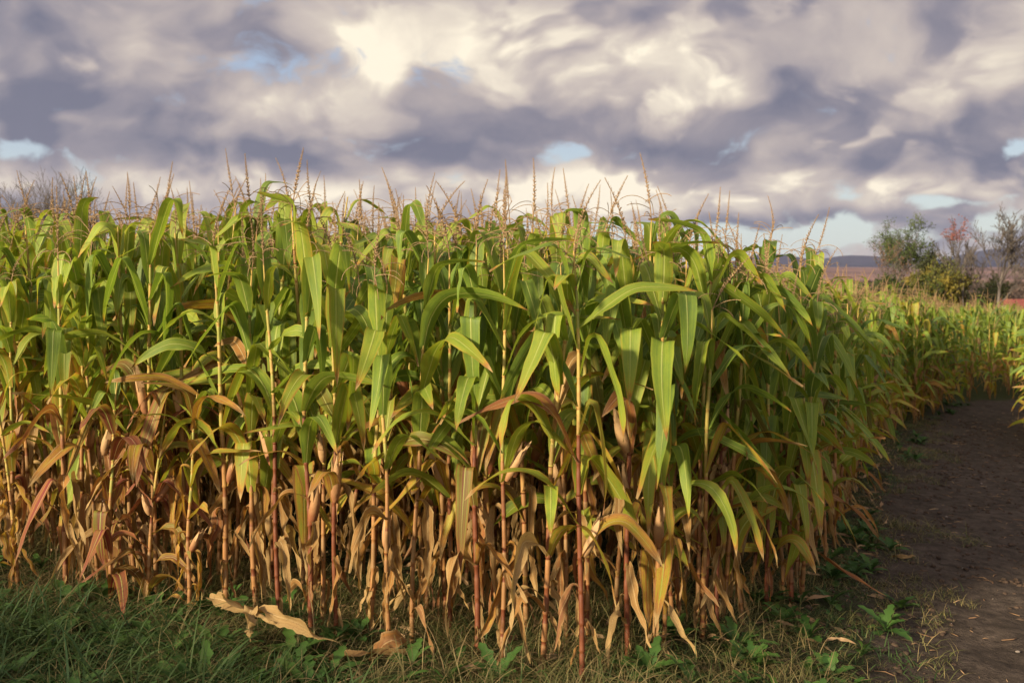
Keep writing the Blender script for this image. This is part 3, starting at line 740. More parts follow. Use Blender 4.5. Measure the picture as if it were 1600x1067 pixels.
def lab_for(p):
    if id(p) in fl and fl[id(p)] < 20: return 'front row corn plant over grass, %sleft of the thick red stalk' % ORD[fl[id(p)]], 'corn plants along the grassy field edge'
    if id(p) in fr and fr[id(p)] < 20: return 'corn plant edging the dirt path, %sbeyond the thick red stalk' % ORD[fr[id(p)]], 'corn plants along the path edge'
    return None, None
MARKS = [(15, 'the thin yellow green young plant'), (90, 'the plant with maroon tinted leaves'), (160, 'the maroon arching plant'), (215, 'the short purple plant'), (285, 'the golden yellow short plant'), (345, 'the fallen tan leaf'),
         (430, 'the red stalk with open husks'), (500, 'the red knuckled stalk'), (605, 'the low pink ear'), (670, 'the tall thin tassel'), (745, 'the tall bent tassel'), (823, 'the straight upright tassel'), (880, 'the pink ear beside the corner plant'),
         (950, 'the thick red corner stalk'), (1042, 'the smooth yellow stalk'), (1095, 'the hooked leaf plant'), (1140, 'the orange husks'), (1205, 'the red brown path stalk'), (1260, 'the drooping path side leaf'), (1330, 'the weed clump by the path'), (1420, 'the pale scraps on the path')]
USED = {}
def packed_label(p, spec, h):
    x = sx(p); mk = min(MARKS, key=lambda m: abs(m[0] - x))[1]
    row = 'second row' if p[2] < .68 else 'third row' if p[2] < 1.25 else 'deeper rows'
    ne = sum(1 for q in spec if q[0] == 'ear'); nt_ = any(q[0] == 'tassel' for q in spec)
    look = ', no tassel' if not nt_ else ', no ear' if ne == 0 else ', two ears' if ne > 1 else ', tall' if h > 1.03 else ', short' if h < .96 else ''
    lb = 'corn plant in the %s behind %s%s' % (row, mk, look); k = USED.get(lb, 0); USED[lb] = k + 1
    if k == 1: lb += ', farther'
    if k == 2: lb += ', farthest'
    lb = lb.replace('in the deeper rows', 'deeper in').replace('in the second row', 'in second row').replace('in the third row', 'in third row')
    return lb, 'corn plants packed in the rows behind the field edge'
for X, Y, ty, op in hero_pts:
    g = gz(X, Y); rg = random.Random(int(X * 977) + int(Y * 131) + 5)
    h = ((CAMH + (HOR - ty) / FPX * Y) - g) / TOP if ty else op.get('hs', rg.uniform(.94, 1.0))
    h = min(h, 1.07)
    spec = make_spec(rg, dryness=op.get('dry', left_dry(X)), height=h, purple=op.get('purple', 0), ears=op.get('ears'), tass_id=op.get('tid'), tassel=ty is not None or h > .8, reds=op.get('red', 0))
    if op.get('yellow'): spec = [(k, e, M, (min(.62, t[0] + .12) if k == 'leaf' else t[0], 0 if op.get('yellow') and k == 'stalk' else t[1], t[2])) for k, e, M, t in spec]
    ln = op.get('lean', rg.gauss(0, .02))
    build_plant(spec, (X, Y, g - .02), rg.uniform(0, 6.28), (rg.gauss(0, .02), ln), h, op['label'], 'corn plants of the field edge')
for p in sorted(ind, key=lambda q: q[1]):
    rg = random.Random(int(p[0] * 1931) * 31 + int(p[1] * 977))
    h = hvar(rg, p[0], p[1]); lb, gr = lab_for(p)
    spec = make_spec(rg, dryness=left_dry(p[0]) + max(0, rg.gauss(0, .1)), height=h, tassel=rg.random() < .88, purple=.3 if (p[0] < -1.6 and p[2] < .3 and rg.random() < .4) else 0)
    if lb is None: lb, gr = packed_label(p, spec, h)
    build_plant(spec, (p[0], p[1], gz(p[0], p[1]) - .02), rg.uniform(0, 6.28), (rg.gauss(0, .05), rg.gauss(0, .05)), h, lb, gr)
# everything behind them, and the unseen corn added for its shade
fr_ = []
for q in np.arange(7.9, 44, .45):
    for s in np.arange(8, 36, .22):
        p = (q + rng.gauss(0, .04), s + rng.gauss(0, .04))
        if inside(p, BLOCK) and p[0] < .62 * p[1] + 2.5: fr_.append((*p, 0))
for q in np.arange(-14, -1, .35):
    for s in np.arange(-6, 7, .2):
        p = (q + rng.gauss(0, .04), s + rng.gauss(0, .04))
        if inside(p, SHADE_CORN): fr_.append((*p, 0))
variants = []
for i in range(22):
    rg = random.Random(4000 + i); variants.append(merge_spec(make_spec(rg, dryness=rg.uniform(-.7, -.25) if i < 12 else rg.uniform(0, .45), tassel=i % 9 != 4), 'corn_variant'))
allr = rest + fr_; ids, P3, Rr, Sc = [], [], [], []
for p in allr:
    h = hvar(rng, p[0], p[1]) * (1.0 if p[1] < 20 else rng.uniform(.93, 1.05)) * (1.07 if p[0] > 7 and p[1] < 34 else 1.0)
    P3.append((p[0], p[1], gz(p[0], p[1]) - .02)); Rr.append((rng.gauss(0, .04), rng.gauss(0, .04), rng.uniform(0, 6.28))); Sc.append((h * .5 + .5, h * .5 + .5, h)); ids.append(rng.randrange(12) if p[0] > .5 or rng.random() < .3 else rng.randrange(12, len(variants)))
scatter('corn_field', variants, P3, Rr, Sc, ids, label='mass of corn filling the field behind the front rows, plus unseen corn added for shade')
print('corn: individuals', len(ind) + len(hero_pts), 'mass', len(P3))

# ------------------------------------------------------------------ grass, weeds and litter
M_grassA = simple_mat('grass_thin', (.045, .075, .018), (.17, .15, .055), 3, 0.6, 'tint', .25, c3=(.30, .21, .10))
M_grassB = simple_mat('grass_broad', (.030, .066, .020), (.070, .110, .030), 4, 0.5, 'tint', .25)
M_weed = simple_mat('weed_leaf', (.030, .075, .016), (.075, .145, .028), 5, 0.55, 'tint', .25)
M_litter = simple_mat('leaf_litter', (.20, .11, .055), (.42, .29, .15), 6, 0.8, 'tint', .1)
def blade(mb, rg, x, y, H, w, lean, tint, seg=4, droop=.6):
    a = rg.uniform(0, 6.28); wa = a + PI / 2 + rg.uniform(-.6, .6); th = rg.uniform(0, lean); p = Vector((x, y, 0)); vs = []
    for k in range(seg + 1):
        t = k / seg; ww = w * (1 - t ** 1.6) * .5 + .0003
        vs += [p + Vector((math.cos(wa), math.sin(wa), 0)) * ww, p - Vector((math.cos(wa), math.sin(wa), 0)) * ww]
        th += droop * rg.uniform(.6, 1.4) / seg; p = p + Vector((math.cos(a) * math.sin(th), math.sin(a) * math.sin(th), math.cos(th))) * H / seg
    mb.add(vs, [(2 * k, 2 * k + 1, 2 * k + 3, 2 * k + 2) for k in range(seg)], tint=tint)
def tuft(seed, n, rad, H, w, lean, droop, mat, tl=0, th=1, seg=4):
    rg = random.Random(seed); mb = MB()
    for k in range(n):
        r = rad * math.sqrt(rg.random()); a = rg.uniform(0, 6.28)
        blade(mb, rg, r * math.cos(a), r * math.sin(a), H * rg.uniform(.5, 1.15), w * rg.uniform(.6, 1.3), lean, (rg.uniform(tl, th), .5, .5), seg, droop)
    return mb.mesh('tuft', mat)
def weed(seed, n, L, w):
    rg = random.Random(seed); mb = MB()
    for k in range(n):
        a = 2.4 * k + rg.uniform(-.3, .3); th0 = rg.uniform(.35, 1.25); Lk = L * rg.uniform(.55, 1.1); t_ = (rg.uniform(0, 1), .5, .5); seg = 8; p = Vector((0, 0, .005)); vs = []
        for q in range(seg + 1):
            t = q / seg; th = th0 + .9 * t; ww = w * (math.sin(PI * min(1, t * .96 + .03)) ** .8) * (.55 + .45 * (q % 2)) * (.35 + .9 * t) * .5 + .001
            sd = Vector((-math.sin(a), math.cos(a), 0)); up = Vector((-math.cos(a) * math.cos(th), -math.sin(a) * math.cos(th), math.sin(th)))
            vs += [p + sd * ww + up * ww * .25, p.copy(), p - sd * ww + up * ww * .25]
            p = p + Vector((math.cos(a) * math.sin(th), math.sin(a) * math.sin(th), math.cos(th))) * Lk / seg
        mb.add(vs, [(3 * q + e, 3 * q + e + 1, 3 * q + e + 4, 3 * q + e + 3) for q in range(seg) for e in (0, 1)], tint=t_)
    return mb.mesh('weed', M_weed)
CLEAR = [(-1.65, 5.25, -0.85, 4.75, .12), (-1.1, 4.85, -.45, 4.75, .14), (-.75, 4.8, -.6, 4.8, .16)]
def put(name, meshes, cand, smin, smax, label, tilt=.15, zoff=-.005):
    cand = [c for c in cand if not any(edge_dist(c, [(q[0], q[1]), (q[2], q[3])]) < q[4] for q in CLEAR)]
    pts_, r_, s_, i_ = [], [], [], []
    for (x, y) in cand:
        s = rng.uniform(smin, smax); pts_.append((x, y, gz(x, y) + 0.035 * mnoise.noise(Vector((x, y, 0)) * 1.3) + zoff)); r_.append((rng.gauss(0, tilt), rng.gauss(0, tilt), rng.uniform(0, 6.28))); s_.append((s, s, s)); i_.append(rng.randrange(len(meshes)))
    return scatter(name, meshes, pts_, r_, s_, i_, label=label)
def pdist(x, y): return float(path_dist_np(np.array([x]), np.array([y]))[0])
def cands(n, x0, x1, y0, y1, ok):
    out = []
    while n > 0:
        n -= 1; x, y = rng.uniform(x0, x1), rng.uniform(y0, y1)
        if ok(x, y): out.append((x, y))
    return out
def front_zone(x, y, lo, hi):
    """signed distance in front of (-) or behind (+) the corn edge"""
    d = edge_dist((x, y), EDGE); d = d if inside((x, y), FIELD) else -d
    return lo < d < hi
nz = lambda x, y, s=1.0, o=0.0: mnoise.noise(Vector((x * s + o, y * s, 3.3)))
thin = [tuft(10 + i, 26, .16, .31, .0042, .9, 1.5, M_grassA, 0, 1, 5) for i in range(6)]
put('grass', thin, cands(4200, -6, 2.2, 3.9, 9.5, lambda x, y: front_zone(x, y, -1.2, .9) and pdist(x, y) > 1.6 + .5 * nz(x, y) and rng.random() < (.95 if x < .6 else .5)), .55, 1.15, 'thin tangled grass growing between the stalk bases')
short = [tuft(30 + i, 34, .13, .13, .0038, .9, 1.2, M_grassA, 0, .8, 3) for i in range(5)]
put('grass', short, cands(9000, -6, 9, 3.6, 20, lambda x, y: front_zone(x, y, -4.5, 1.2) and (pdist(x, y) + .8 * nz(x, y, .9) + .4 * nz(x, y, 2.7, 8)) > .95 and rng.random() < (1 if x < 2 else .75)), .5, 1.3, 'short grass on the verge between corn and path')
verge = [tuft(90 + i, 22, .11, .11, .006, 1.0, 1.2, M_grassB, 0, 1, 3) for i in range(4)]
put('grass', verge, cands(4600, -4.5, 9, 3.8, 20, lambda x, y: front_zone(x, y, -3.4, .5) and (pdist(x, y) + .5 * nz(x, y, 1.2, 30)) > 1.15 and nz(x, y, 1.0, 44) > -.15), .5, 1.3, 'green verge grass in patches beside the corn and the path')
broad = [tuft(50 + i, 16, .09, .42, .011, .8, 1.5, M_grassB, 0, 1, 6) for i in range(6)]
put('grass', broad, cands(1500, -5, .2, 4.2, 7.2, lambda x, y: front_zone(x, y, -2.2, -.42 - .25 * nz(x, y, 1.5)) and rng.random() < (1.0 if x < -1.1 else .35)), .5, 1.1, 'broad green grass blades in the near corner before the corn')
weeds = [weed(70 + i, 9 + i % 4, .18, .065) for i in range(6)]
put('weeds', weeds, cands(4200, -5, 3.4, 3.9, 12, lambda x, y: front_zone(x, y, -2.4, .2) and nz(x, y, 1.1, 20) > (-.25 if x < -1 else 0) and pdist(x, y) > 1.0 + .4 * nz(x, y, 1.4) + (.35 if y < 6 else 0) and rng.random() < (1 if x < -.8 else .2 if x < .6 else .3)), .5, 1.25, 'low broad leaved weeds before the corn')
put('weeds', weeds, cands(900, 3, 13, 11, 24, lambda x, y: front_zone(x, y, -3.8, .1) and nz(x, y, .8, 5) > .0 and pdist(x, y) > .95), .5, 1.2, 'low weeds along the far edges of the path')
lit = [leaf_mesh('litter', .34, .05, R(80), [(.5, R(18), .4)], R(10), R(140), R(60), .5, .006, 700 + i, crinkle=.7, nseg=10, nu=2, mat=M_litter, ragged=.3)[0] for i in range(6)]
put('leaf_litter', lit, cands(3400, -5, 6, 4, 15, lambda x, y: front_zone(x, y, -.35 if x > .5 else -.12, 1.4)), .25, .75, 'dry corn leaf litter on the soil under the plants', tilt=.25, zoff=.015)
def chip(seed):
    rg = random.Random(seed); mb = MB(); L = rg.uniform(.03, .10); mb.tube([(0, 0, .003), (L * .5, rg.uniform(-.01, .01), .006), (L, rg.uniform(-.02, .02), .004)], [.0022, .003, .0015], 4, (rg.random(), .5, .5)); return mb.mesh('chip', M_litter)
def pebble(seed):
    rg = random.Random(seed); mb = MB(); vs = []; 
    for k in range(3):
        z = (-.4, .25, .75)[k]; r = (.9, 1.0, .45)[k]
        vs += [(math.cos(q * PI / 3) * r * rg.uniform(.8, 1.2) * .014, math.sin(q * PI / 3) * r * rg.uniform(.8, 1.2) * .010, z * .008) for q in range(6)]
    mb.add(vs, [(k * 6 + q, k * 6 + (q + 1) % 6, k * 6 + 6 + (q + 1) % 6, k * 6 + 6 + q) for k in range(2) for q in range(6)] + [tuple(range(12, 18))]); return mb.mesh('pebble', M_stone)
M_stone = simple_mat('pebble_stone', (.10, .08, .065), (.26, .22, .18), 30, 0.85)
M_clod = simple_mat('soil_clod', (.036, .024, .016), (.085, .056, .037), 30, 0.95, bmp=.6)
put('straw_bits', [chip(i) for i in range(8)], cands(2600, 0, 12, 3.5, 22, lambda x, y: not inside((x, y), FIELD) and pdist(x, y) < 2.4), .5, 1.5, 'bits of straw trodden into the dirt path', tilt=.05, zoff=.004)
put('pebbles', [pebble(i) for i in range(6)], cands(320, 1, 12, 3.5, 20, lambda x, y: not inside((x, y), FIELD) and pdist(x, y) < 1.6), .4, 1.3, 'small stones lying on the dirt path', zoff=.004)
def clod(seed):
    m = pebble(seed); m = m.copy(); m.materials.clear(); m.materials.append(M_clod); return m
put('soil_clods', [clod(20 + i) for i in range(6)], cands(12000, 1, 12, 3.5, 20, lambda x, y: not inside((x, y), FIELD) and pdist(x, y) < 2.0 and nz(x, y, 1.7, 60) > -.25), .4, 2.2, 'crumbs of dark soil on the trodden path', zoff=.002)

# single fallen leaves that can be picked out
def lying_leaf(name, px_, py_, ang, mesh, color, label, lift=.03, tilt=0, dy=0):
    # ground point under the picture bearing
    d = 6.0
    for _ in range(12): d = (CAMH - gz((px_ - 800) / FPX * d, d)) * FPX / (py_ - HOR)
    X = (px_ - 800) / FPX * d
    o = meshobj(name, mesh); o.location = (X, d + dy, gz(X, d) + lift); o.rotation_euler = (tilt, 0, ang); o.color = (*color, 1)
    return tag(o, label, 'fallen leaf')
big = leaf_mesh('blade', .58, .10, R(80), [(.4, R(10), .3)], R(2), R(240), R(-10), 1.3, .010, 801, crinkle=.45, nseg=34, nu=6, ragged=.45)[0]
flap = leaf_mesh('torn_flap', .24, .085, R(80), [(.3, R(50), .25)], R(8), R(-150), R(30), 1.0, .012, 803, crinkle=.9, nseg=24, nu=6, ragged=.45)[0]
tip_ = leaf_mesh('blade_tip', .60, .10, R(86), [(.45, R(14), .3)], R(2), R(170), R(4), 1.2, .010, 807, crinkle=.4, nseg=26, nu=4, ragged=.4)[0]
fd = 5.22; fX = (318 - 800) / FPX * fd
fl_root = empty('fallen_leaf', (fX, fd, gz(fX, fd) + .20), (0, 0, R(-34))); tag(fl_root, 'long twisted tan corn leaf lying across the grass before the field', 'fallen leaf')
for nm, ms, lc, rz in (('blade', big, (0, 0, 0), 0), ('blade_tip', tip_, (.36, -.02, .0), R(-6)), ('torn_flap', flap, (.38, .0, .0), R(-70))):
    o = meshobj(nm, ms, fl_root); o.location = lc; o.rotation_euler = (0, 0, rz); o.color = (.96, .0, .35, 1)
b2 = leaf_mesh('fallen_leaf', .62, .10, R(86), [(.4, R(10), .3)], R(4), R(-60), R(20), .6, .010, 805, crinkle=.5, nseg=22, nu=4, ragged=.3)[0]
lying_leaf('fallen_leaf', 480, 1052, R(6), b2, (.88, .15, .6), 'curled brown corn leaf flat on the ground at the bottom of the view', lift=.03)
b3 = leaf_mesh('fallen_leaf', .30, .12, R(40), [(.45, R(80), .3)], R(4), R(80), R(20), .8, .010, 809, crinkle=.7, nseg=16, nu=4, ragged=.3)[0]
lying_leaf('fallen_leaf', 575, 1050, R(20), b3, (.78, .3, .4), 'crumpled rust brown dry leaf standing up from the ground', lift=.02)
b4 = leaf_mesh('fallen_leaf', .22, .05, R(84), [(.5, R(8), .3)], 0, R(50), R(70), .7, .006, 811, crinkle=.6, nseg=12, nu=2)[0]
lying_leaf('fallen_leaf', 1408, 862, R(35), b4, (1.0, 0, .8), 'small curved pale leaf scrap on the dirt path', lift=.02)
lying_leaf('fallen_leaf', 1402, 878, R(-35), b4, (.9, .1, .5), 'small tan husk scrap lying on the path just nearer than the pale scrap', lift=.02)
# a red brown broken leaf propped from the last edge plants to the ground
b5 = leaf_mesh('fallen_leaf', .62, .055, R(128), [(.5, R(-5), .3)], R(-8), R(40), R(6), .9, .004, 815, crinkle=.15, nseg=14, nu=2)[0]
o = meshobj('fallen_leaf', b5); X, Y = (1262 - 800) / FPX * 6.45, 6.4; o.location = (X, Y, gz(X, Y) + .42); o.rotation_euler = (0, 0, R(-10)); o.color = (.70, .75, .4, 1)
tag(o, 'rust red broken leaf leaning from the last edge stalk to the weeds', 'broken leaf')
# rosette weeds big enough to pick out
for i, (px_, py_, s, lb) in enumerate([(1310, 915, 1.5, 'green weed clump on bare soil beside the path edge'), (1345, 905, 1.2, 'smaller weed clump just behind the big clump by the path'), (1235, 985, 1.2, 'bushy weed at the foot of the last edge corn stalks'),
                                       (450, 1045, 1.5, 'bright green lobed weed beside the fallen tan leaf'), (250, 1050, 1.3, 'round leaved weed low in the near grass corner'), (640, 1055, 1.1, 'small lobed weed beside the crumpled rust leaf')]):
    d = 6.0
    for _ in range(12): d = (CAMH - gz((px_ - 800) / FPX * d, d)) * FPX / (py_ - HOR)
    X = (px_ - 800) / FPX * d; o = meshobj('weed_plant', weed(170 + i, 16, .15, .055)); o.location = (X, d, gz(X, d)); o.scale = (s, s, s); o.rotation_euler = (0, 0, i * 1.3)
    tag(o, lb, 'weed')

# ------------------------------------------------------------------ trees
M_bark = simple_mat('bark', (.060, .050, .042), (.15, .125, .10), 2.5, 0.9, bmp=.3)
M_bark_d = simple_mat('bark_dark', (.045, .036, .030), (.10, .080, .065), 2.5, 0.9, bmp=.3)
def leafmat(name, a, b): return simple_mat(name, a, b, .6, .7, 'tint', .25)
M_lgreen = leafmat('tree_leaf_green', (.045, .075, .018), (.11, .14, .035)); M_lyellow = leafmat('tree_leaf_yellow', (.09, .10, .02), (.25, .19, .03))
M_lred = leafmat('tree_leaf_red', (.15, .05, .045), (.24, .10, .08)); M_ldark = leafmat('tree_leaf_dark', (.018, .028, .012), (.05, .055, .02)); M_lbrown = leafmat('tree_leaf_brown', (.11, .06, .03), (.24, .13, .06))
def tree(px_, D, ytop, label, seed, bark=M_bark, leaf=None, spread=.42, dens=0.0, first=.3, trunk_r=.16, leafzone=(0, 1), multi=1, twig=1.0, base_drop=0, lsize=.22, depth=5, name='bare_tree', cat='tree', lean=0.0, group=None, flat=1.0, rmin=.026):
    rg = random.Random(seed); X = (px_ - 800) / FPX * D; g = gz(X, D); H = CAMH + (HOR - ytop) / FPX * D - g
    root = empty(name, (X, D, g), (0, 0, rg.uniform(0, 6))); tag(root, label, cat, group)
    tr = MB(); cr = MB(); lf = MB(); tips = []
    def branch(p, d, L, r, lev, mb):
        n = 5 if lev < 2 else 4 if lev < 4 else 3; pts_ = [p]; rads = [r]; dd = d.copy()
        for k in range(n):
            dd = (dd + Vector((rg.gauss(0, .13), rg.gauss(0, .13), rg.gauss(.05, .08)))).normalized(); p = p + dd * L / n; pts_.append(p); rads.append(max(rmin, r * (1 - .65 * (k + 1) / n)))
        mb.tube(pts_, rads, 6 if lev == 0 else 4 if lev < 3 else 3, cap=False)
        if lev >= depth: tips.append((pts_, lev)); return
        nb = {0: rg.randint(6, 8), 1: rg.randint(5, 6), 2: rg.randint(4, 5), 3: 4}.get(lev, 3)
        for b in range(nb):
            t = first + (1 - first) * (b + rg.random()) / nb if lev == 0 else .2 + .8 * (b + rg.random()) / nb
            f = min(n - .01, t * n); q = int(f); pp = pts_[q].lerp(pts_[q + 1], f - q); a = b * 2.4 + rg.uniform(-.6, .6)
            ax = dd.orthogonal().normalized(); ax.rotate(Matrix.Rotation(a, 3, dd)); an = rg.uniform(.45, 1.0) * (spread / .42)
            nd = (dd * math.cos(an) + ax * math.sin(an)); nd.z = nd.z * flat + .12; nd.normalize()
            branch(pp, nd, L * rg.uniform(.42, .62) * (1.15 - .45 * t if lev == 0 else 1), r * (.5 - .15 * t), lev + 1, cr)
        if lev > 1: tips.append((pts_, lev))
    for mI in range(multi):
        d0 = Vector((rg.gauss(0, .05) + lean, rg.gauss(0, .05), 1)) if multi == 1 else Vector((math.cos(mI * 6.28 / multi) * rg.uniform(.2, .5), math.sin(mI * 6.28 / multi) * rg.uniform(.2, .5), 1))
        branch(Vector((0, 0, -.1)), d0.normalized(), H * (.92 if multi == 1 else .75), trunk_r, 0, tr)
    # scale crown to height
    zm = max([v[2] for v in (tr.v + cr.v)]); s = H / zm
    for mb in (tr, cr): mb.v = [(v[0] * s, v[1] * s, v[2] * s) for v in mb.v]
    meshobj('trunk', tr.mesh('trunk', bark), root); oc = meshobj('crown', cr.mesh('crown', bark), root)
    if leaf and dens > 0:
        for pts_, lev in tips:
            for p in pts_:
                p = p * s
                if not (leafzone[0] <= p.z / H <= leafzone[1]): continue
                cl = mnoise.noise(p * .35 + Vector((seed, 0, 0)))
                if rg.random() > dens * (1 + cl * 1.6): continue
                for c in range(3):
                    q = p + Vector((rg.gauss(0, 1), rg.gauss(0, 1), rg.gauss(0, 1))) * lsize * 1.3; a = Vector((rg.gauss(0, 1), rg.gauss(0, 1), rg.gauss(0, 1))).normalized(); b = a.orthogonal().normalized() * lsize * rg.uniform(.3, .6); a = a * lsize * rg.uniform(.5, .9)
                    lf.add([q - a, q + b, q + a, q - b], [(0, 1, 2, 3)], tint=(max(0, min(1, .5 + cl + rg.gauss(0, .2))), .5, .5))
        if lf.v: meshobj('foliage', lf.mesh('foliage', leaf, False), root)
    return root
G1 = 'trees behind the far end of the field'
tree(1412, 95, 330, 'tall tree with airy green crown on a slender leaning trunk', 1, M_bark_d, M_lgreen, .36, .5, .58, .24, (.55, 1), lsize=.13, depth=4, name='leafy_tree', group=G1, lean=-.03, rmin=.02)
tree(1378, 92, 370, 'small thin brownish tree beside the tall airy green tree', 2, M_bark, M_lbrown, .30, .10, .40, .10, (.4, 1), depth=3, name='bare_tree', group=G1, lsize=.11)
tree(1345, 100, 436, 'very small dark bush tree at the near end of the tree group', 3, M_bark_d, M_lgreen, .4, .3, .2, .07, depth=3, multi=3, name='bush', cat='bush', group=G1, lsize=.14)
tree(1458, 110, 352, 'leafless thin tree between the green crown and the red topped tree', 4, M_bark, None, .28, 0, .35, .12, depth=3, group=G1, rmin=.035)
tree(1425, 88, 428, 'dense green and ochre bush at the foot of the green crowned tree', 5, M_bark_d, M_lgreen, .34, .5, .1, .08, depth=3, multi=3, name='autumn_bush', cat='bush', group=G1, lsize=.22)
tree(1462, 90, 402, 'yellow leaved autumn bush beside the dense green one', 6, M_bark_d, M_lyellow, .36, .95, .1, .08, depth=4, multi=3, name='autumn_bush', cat='bush', group=G1, lsize=.13)
tree(1488, 105, 372, 'dark narrow evergreen like tree between yellow bush and red topped tree', 7, M_bark_d, M_ldark, .24, .9, .45, .14, (.55, 1), depth=3, name='dark_tree', group=G1, lsize=.2)
tree(1506, 88, 335, 'slim tree with pinkish red leaves only at its top', 8, M_bark, M_lred, .22, .7, .45, .15, (.80, 1), depth=3, group=G1, name='red_topped_tree', lsize=.13, rmin=.03)
tree(1518, 96, 374, 'slim bare tree close beside the red topped tree', 9, M_bark, None, .24, 0, .4, .13, depth=3, group=G1, rmin=.035)
tree(1566, 80, 316, 'large bare tree with wide spreading twiggy crown and pale trunk', 27, M_bark, None, .34, 0, .38, .22, depth=4, group=G1, rmin=.028)
tree(1606, 92, 335, 'bare tree partly cut off at the edge behind the large bare one', 11, M_bark, None, .38, 0, .4, .16, depth=4, group=G1, rmin=.028)
tree(1550, 84, 428, 'dark low fir like tree in front of the large bare tree', 12, M_bark_d, M_ldark, .30, .7, .05, .1, depth=3, name='dark_tree', group=G1, lsize=.18)
tree(1443, 100, 440, 'low dark shrub under the ochre bush beside the far field edge', 13, M_bark_d, M_ldark, .45, .6, .05, .1, depth=3, multi=3, name='bush', cat='bush', group=G1, lsize=.2)
tree(1535, 130, 398, 'faint small bare tree in front of the blue hill', 14, M_bark, None, .30, 0, .3, .1, depth=3, group=G1, rmin=.035)
G2 = 'bare trees behind the grassy side of the field'
for i, (px_, D, yt, lb) in enumerate([(8, 30, 256, 'bare tree with dense twig fan, outermost behind the corn tassels'), (45, 33, 258, 'broad bare tree behind the corn tassels next to the outermost one'), (92, 31, 262, 'bare tree with fine upswept twigs before the dark blue cloud'), (125, 36, 288, 'smaller bare tree at the end of the bare group'),
                                      (-30, 34, 262, 'bare tree mostly outside the picture edge')]):
    tree(px_, D, yt, lb, 40 + i, M_bark, None, .30, 0, .2, .07, depth=4, group=G2, rmin=.006, multi=2)
G3 = 'low trees peeking over the corn at mid field'
for i, (px_, D, yt, lb) in enumerate([(440, 58, 375, 'faint low bare tree showing through the tassels beyond the corn'), (685, 60, 372, 'low brownish tree glimpsed between leaf tops over mid field'), (905, 62, 398, 'low thin tree glimpsed beyond the corn near the bent tassels')]):
    tree(px_, D, yt, lb, 60 + i, M_bark, M_lbrown, .46, .2, .2, .1, depth=4, group=G3, lsize=.2, multi=2)

# far woods: masses of brown leafless trees on the valley side
def far_tree(seed):
    rg = random.Random(seed); mb = MB(); H = 8.0; mb.tube([(0, 0, 0), (0, 0, H * .7)], [.2, .08], 4)
    for k in range(170):
        t = rg.random() ** .7; r = 2.6 * math.sin(PI * min(1, .15 + t * .85)) * rg.random() ** .5; a = rg.uniform(0, 6.28)
        q = Vector((r * math.cos(a), r * math.sin(a), H * (.12 + .88 * t))); v = Vector((rg.gauss(0, 1), rg.gauss(0, 1), rg.gauss(.6, 1))).normalized(); w = v.orthogonal().normalized() * .16; v = v * .75
        mb.add([q - v, q + w, q + v, q - w], [(0, 1, 2, 3)], tint=(rg.random(), .5, .5))
    return mb.mesh('far_tree', M_fwood, False)
M_fwood = simple_mat('far_wood', (.045, .032, .026), (.11, .075, .055), .5, .9, 'tint')
ft = [far_tree(i) for i in range(6)]; pts_, r_, s_, i_ = [], [], [], []
for k in range(2300):
    D = rng.uniform(200, 430); xp = rng.uniform(1290, 1720); X = (xp - 800) / FPX * D
    s = rng.uniform(.85, 1.35) * (1.0 if D > 290 else .8); pts_.append((X, D, gz(X, D) - .2)); r_.append((0, 0, rng.uniform(0, 6.28))); s_.append((s * 1.3, s * 1.3, s)); i_.append(rng.randrange(6))
scatter('far_woods', ft, pts_, r_, s_, i_, label='brown leafless woods across the valley')

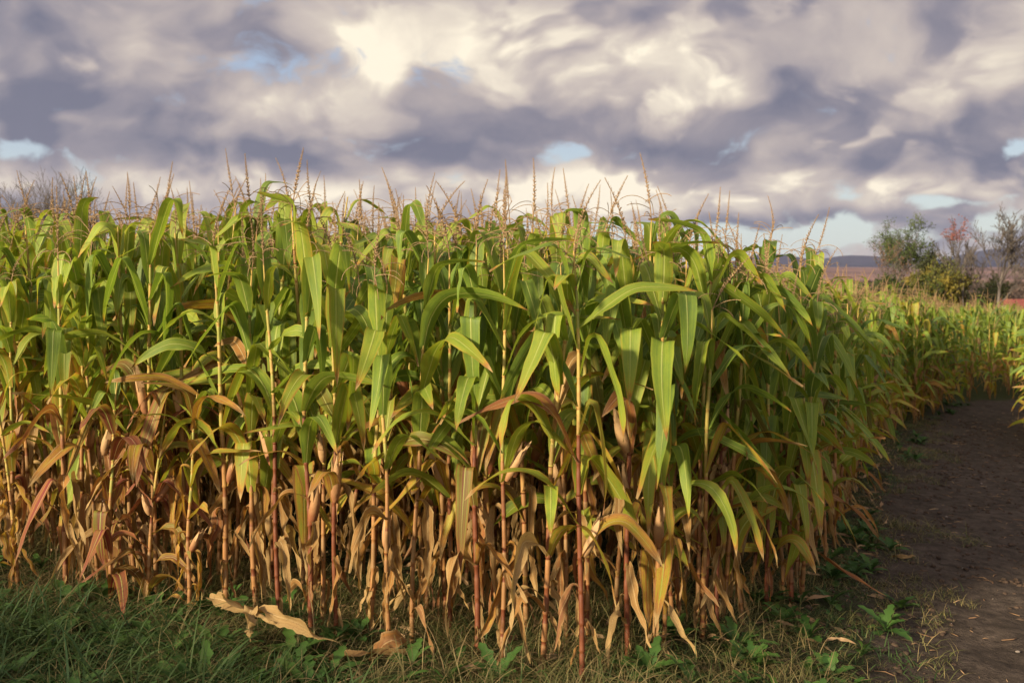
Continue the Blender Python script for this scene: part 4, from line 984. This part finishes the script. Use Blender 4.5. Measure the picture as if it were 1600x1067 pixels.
# ------------------------------------------------------------------ farm buildings in the valley
M_wallc = simple_mat('wall_cream', (.55, .40, .22), (.66, .50, .30), .8, .85); M_wallw = simple_mat('wall_white', (.66, .63, .58), (.78, .76, .72), .8, .8); M_brick = simple_mat('wall_red', (.36, .10, .06), (.46, .16, .09), .9, .85)
M_roofr = simple_mat('roof_red', (.15, .040, .032), (.22, .065, .048), 1.2, .7); M_roofo = simple_mat('roof_brown', (.16, .09, .06), (.24, .14, .10), 1.2, .7); M_glass = simple_mat('window_dark', (.02, .024, .03), (.04, .045, .05), 2, .15, spec=.6)
M_trim = simple_mat('trim_white', (.7, .68, .64), (.78, .76, .72), 2, .7)
def house(px_, D, ytop, w, dep, hw, hr, wall, roof, label, rot=0, chimney=False, nwin=4, name='farm_building', base=None):
    X = (px_ - 800) / FPX * D; ztop = CAMH + (HOR - ytop) / FPX * D; z0 = ztop - hw - hr; g = gz(X, D)
    root = empty(name, (X, D, z0), (0, 0, rot)); tag(root, label, 'house' if nwin else 'shed', 'farm buildings in the valley')
    b = MB(); x, y = w / 2, dep / 2; low = min(-.1, g - z0 - .3)
    b.add([(-x, -y, low), (x, -y, low), (x, y, low), (-x, y, low), (-x, -y, hw), (x, -y, hw), (x, y, hw), (-x, y, hw), (-x, 0, hw + hr), (x, 0, hw + hr)],
          [(0, 1, 5, 4), (1, 2, 6, 9, 5), (2, 3, 7, 6), (3, 0, 4, 8, 7), (0, 3, 2, 1), (4, 5, 9, 8), (6, 7, 8, 9)]); meshobj('wall', b.mesh('wall', wall, False), root)
    r = MB(); e = .35; th = .16; zl = hw - hr * e / y
    for sg in (-1, 1):
        r.add([(-x - e, sg * (y + e), zl + .03), (x + e, sg * (y + e), zl + .03), (x + e, 0, hw + hr + .03), (-x - e, 0, hw + hr + .03), (-x - e, sg * (y + e), zl + .03 + th), (x + e, sg * (y + e), zl + .03 + th), (x + e, 0, hw + hr + .03 + th), (-x - e, 0, hw + hr + .03 + th)],
              [(0, 1, 2, 3), (4, 5, 6, 7), (0, 1, 5, 4), (1, 2, 6, 5), (3, 0, 4, 7)])
    ro = meshobj('roof', r.mesh('roof', roof, False), root)
    if chimney: c = MB(); c.box(w * .2, w * .2 + .7, -.35, .35, hw + hr * .5, hw + hr + 1.2); meshobj('chimney', c.mesh('chimney', M_brick, False), ro)
    for k in range(nwin):
        cx = -x + w * (k + .5) / nwin
        f = MB(); f.box(cx - .55, cx + .55, -y - .06, -y + .02, hw * .38, hw * .38 + 1.3); fo = meshobj('window', f.mesh('window', M_trim, False), root)
        q = MB(); q.box(cx - .43, cx + .43, -y - .075, -y - .062, hw * .38 + .12, hw * .38 + 1.18); meshobj('pane', q.mesh('pane', M_glass, False), fo)
    return root
house(1497, 175, 463, 5.6, 5, 2.6, 1.1, M_wallc, M_roofo, 'small cream yellow house half hidden by slim trunks', rot=R(15), nwin=3)
house(1486, 172, 474, 2.6, 4, 2.3, .5, M_wallw, M_roofo, 'low pale lean building joined near the cream house', nwin=1)
house(1508, 168, 477, 5.5, 3, 1.8, .5, M_brick, M_roofo, 'low brick red outbuilding in front of the cream house', nwin=2)
house(1534, 190, 466, 6.5, 7, 2.4, 1.6, M_wallw, M_roofr, 'white walled farm shed with bright red roof beside the cream house', nwin=2)
house(1580, 200, 468, 14, 8, 2.6, 1.7, M_brick, M_roofr, 'long barn with dull red roof behind the large bare tree', nwin=3)
house(1563, 160, 468, 1.6, 2, 3.6, .6, M_wallw, M_roofr, 'narrow white hut standing beside the pale tree trunk', nwin=1)
house(1548, 215, 470, 4, 5, 2.2, .8, M_wallw, M_roofr, 'small white cottage between the red roofed shed and barn', nwin=1)
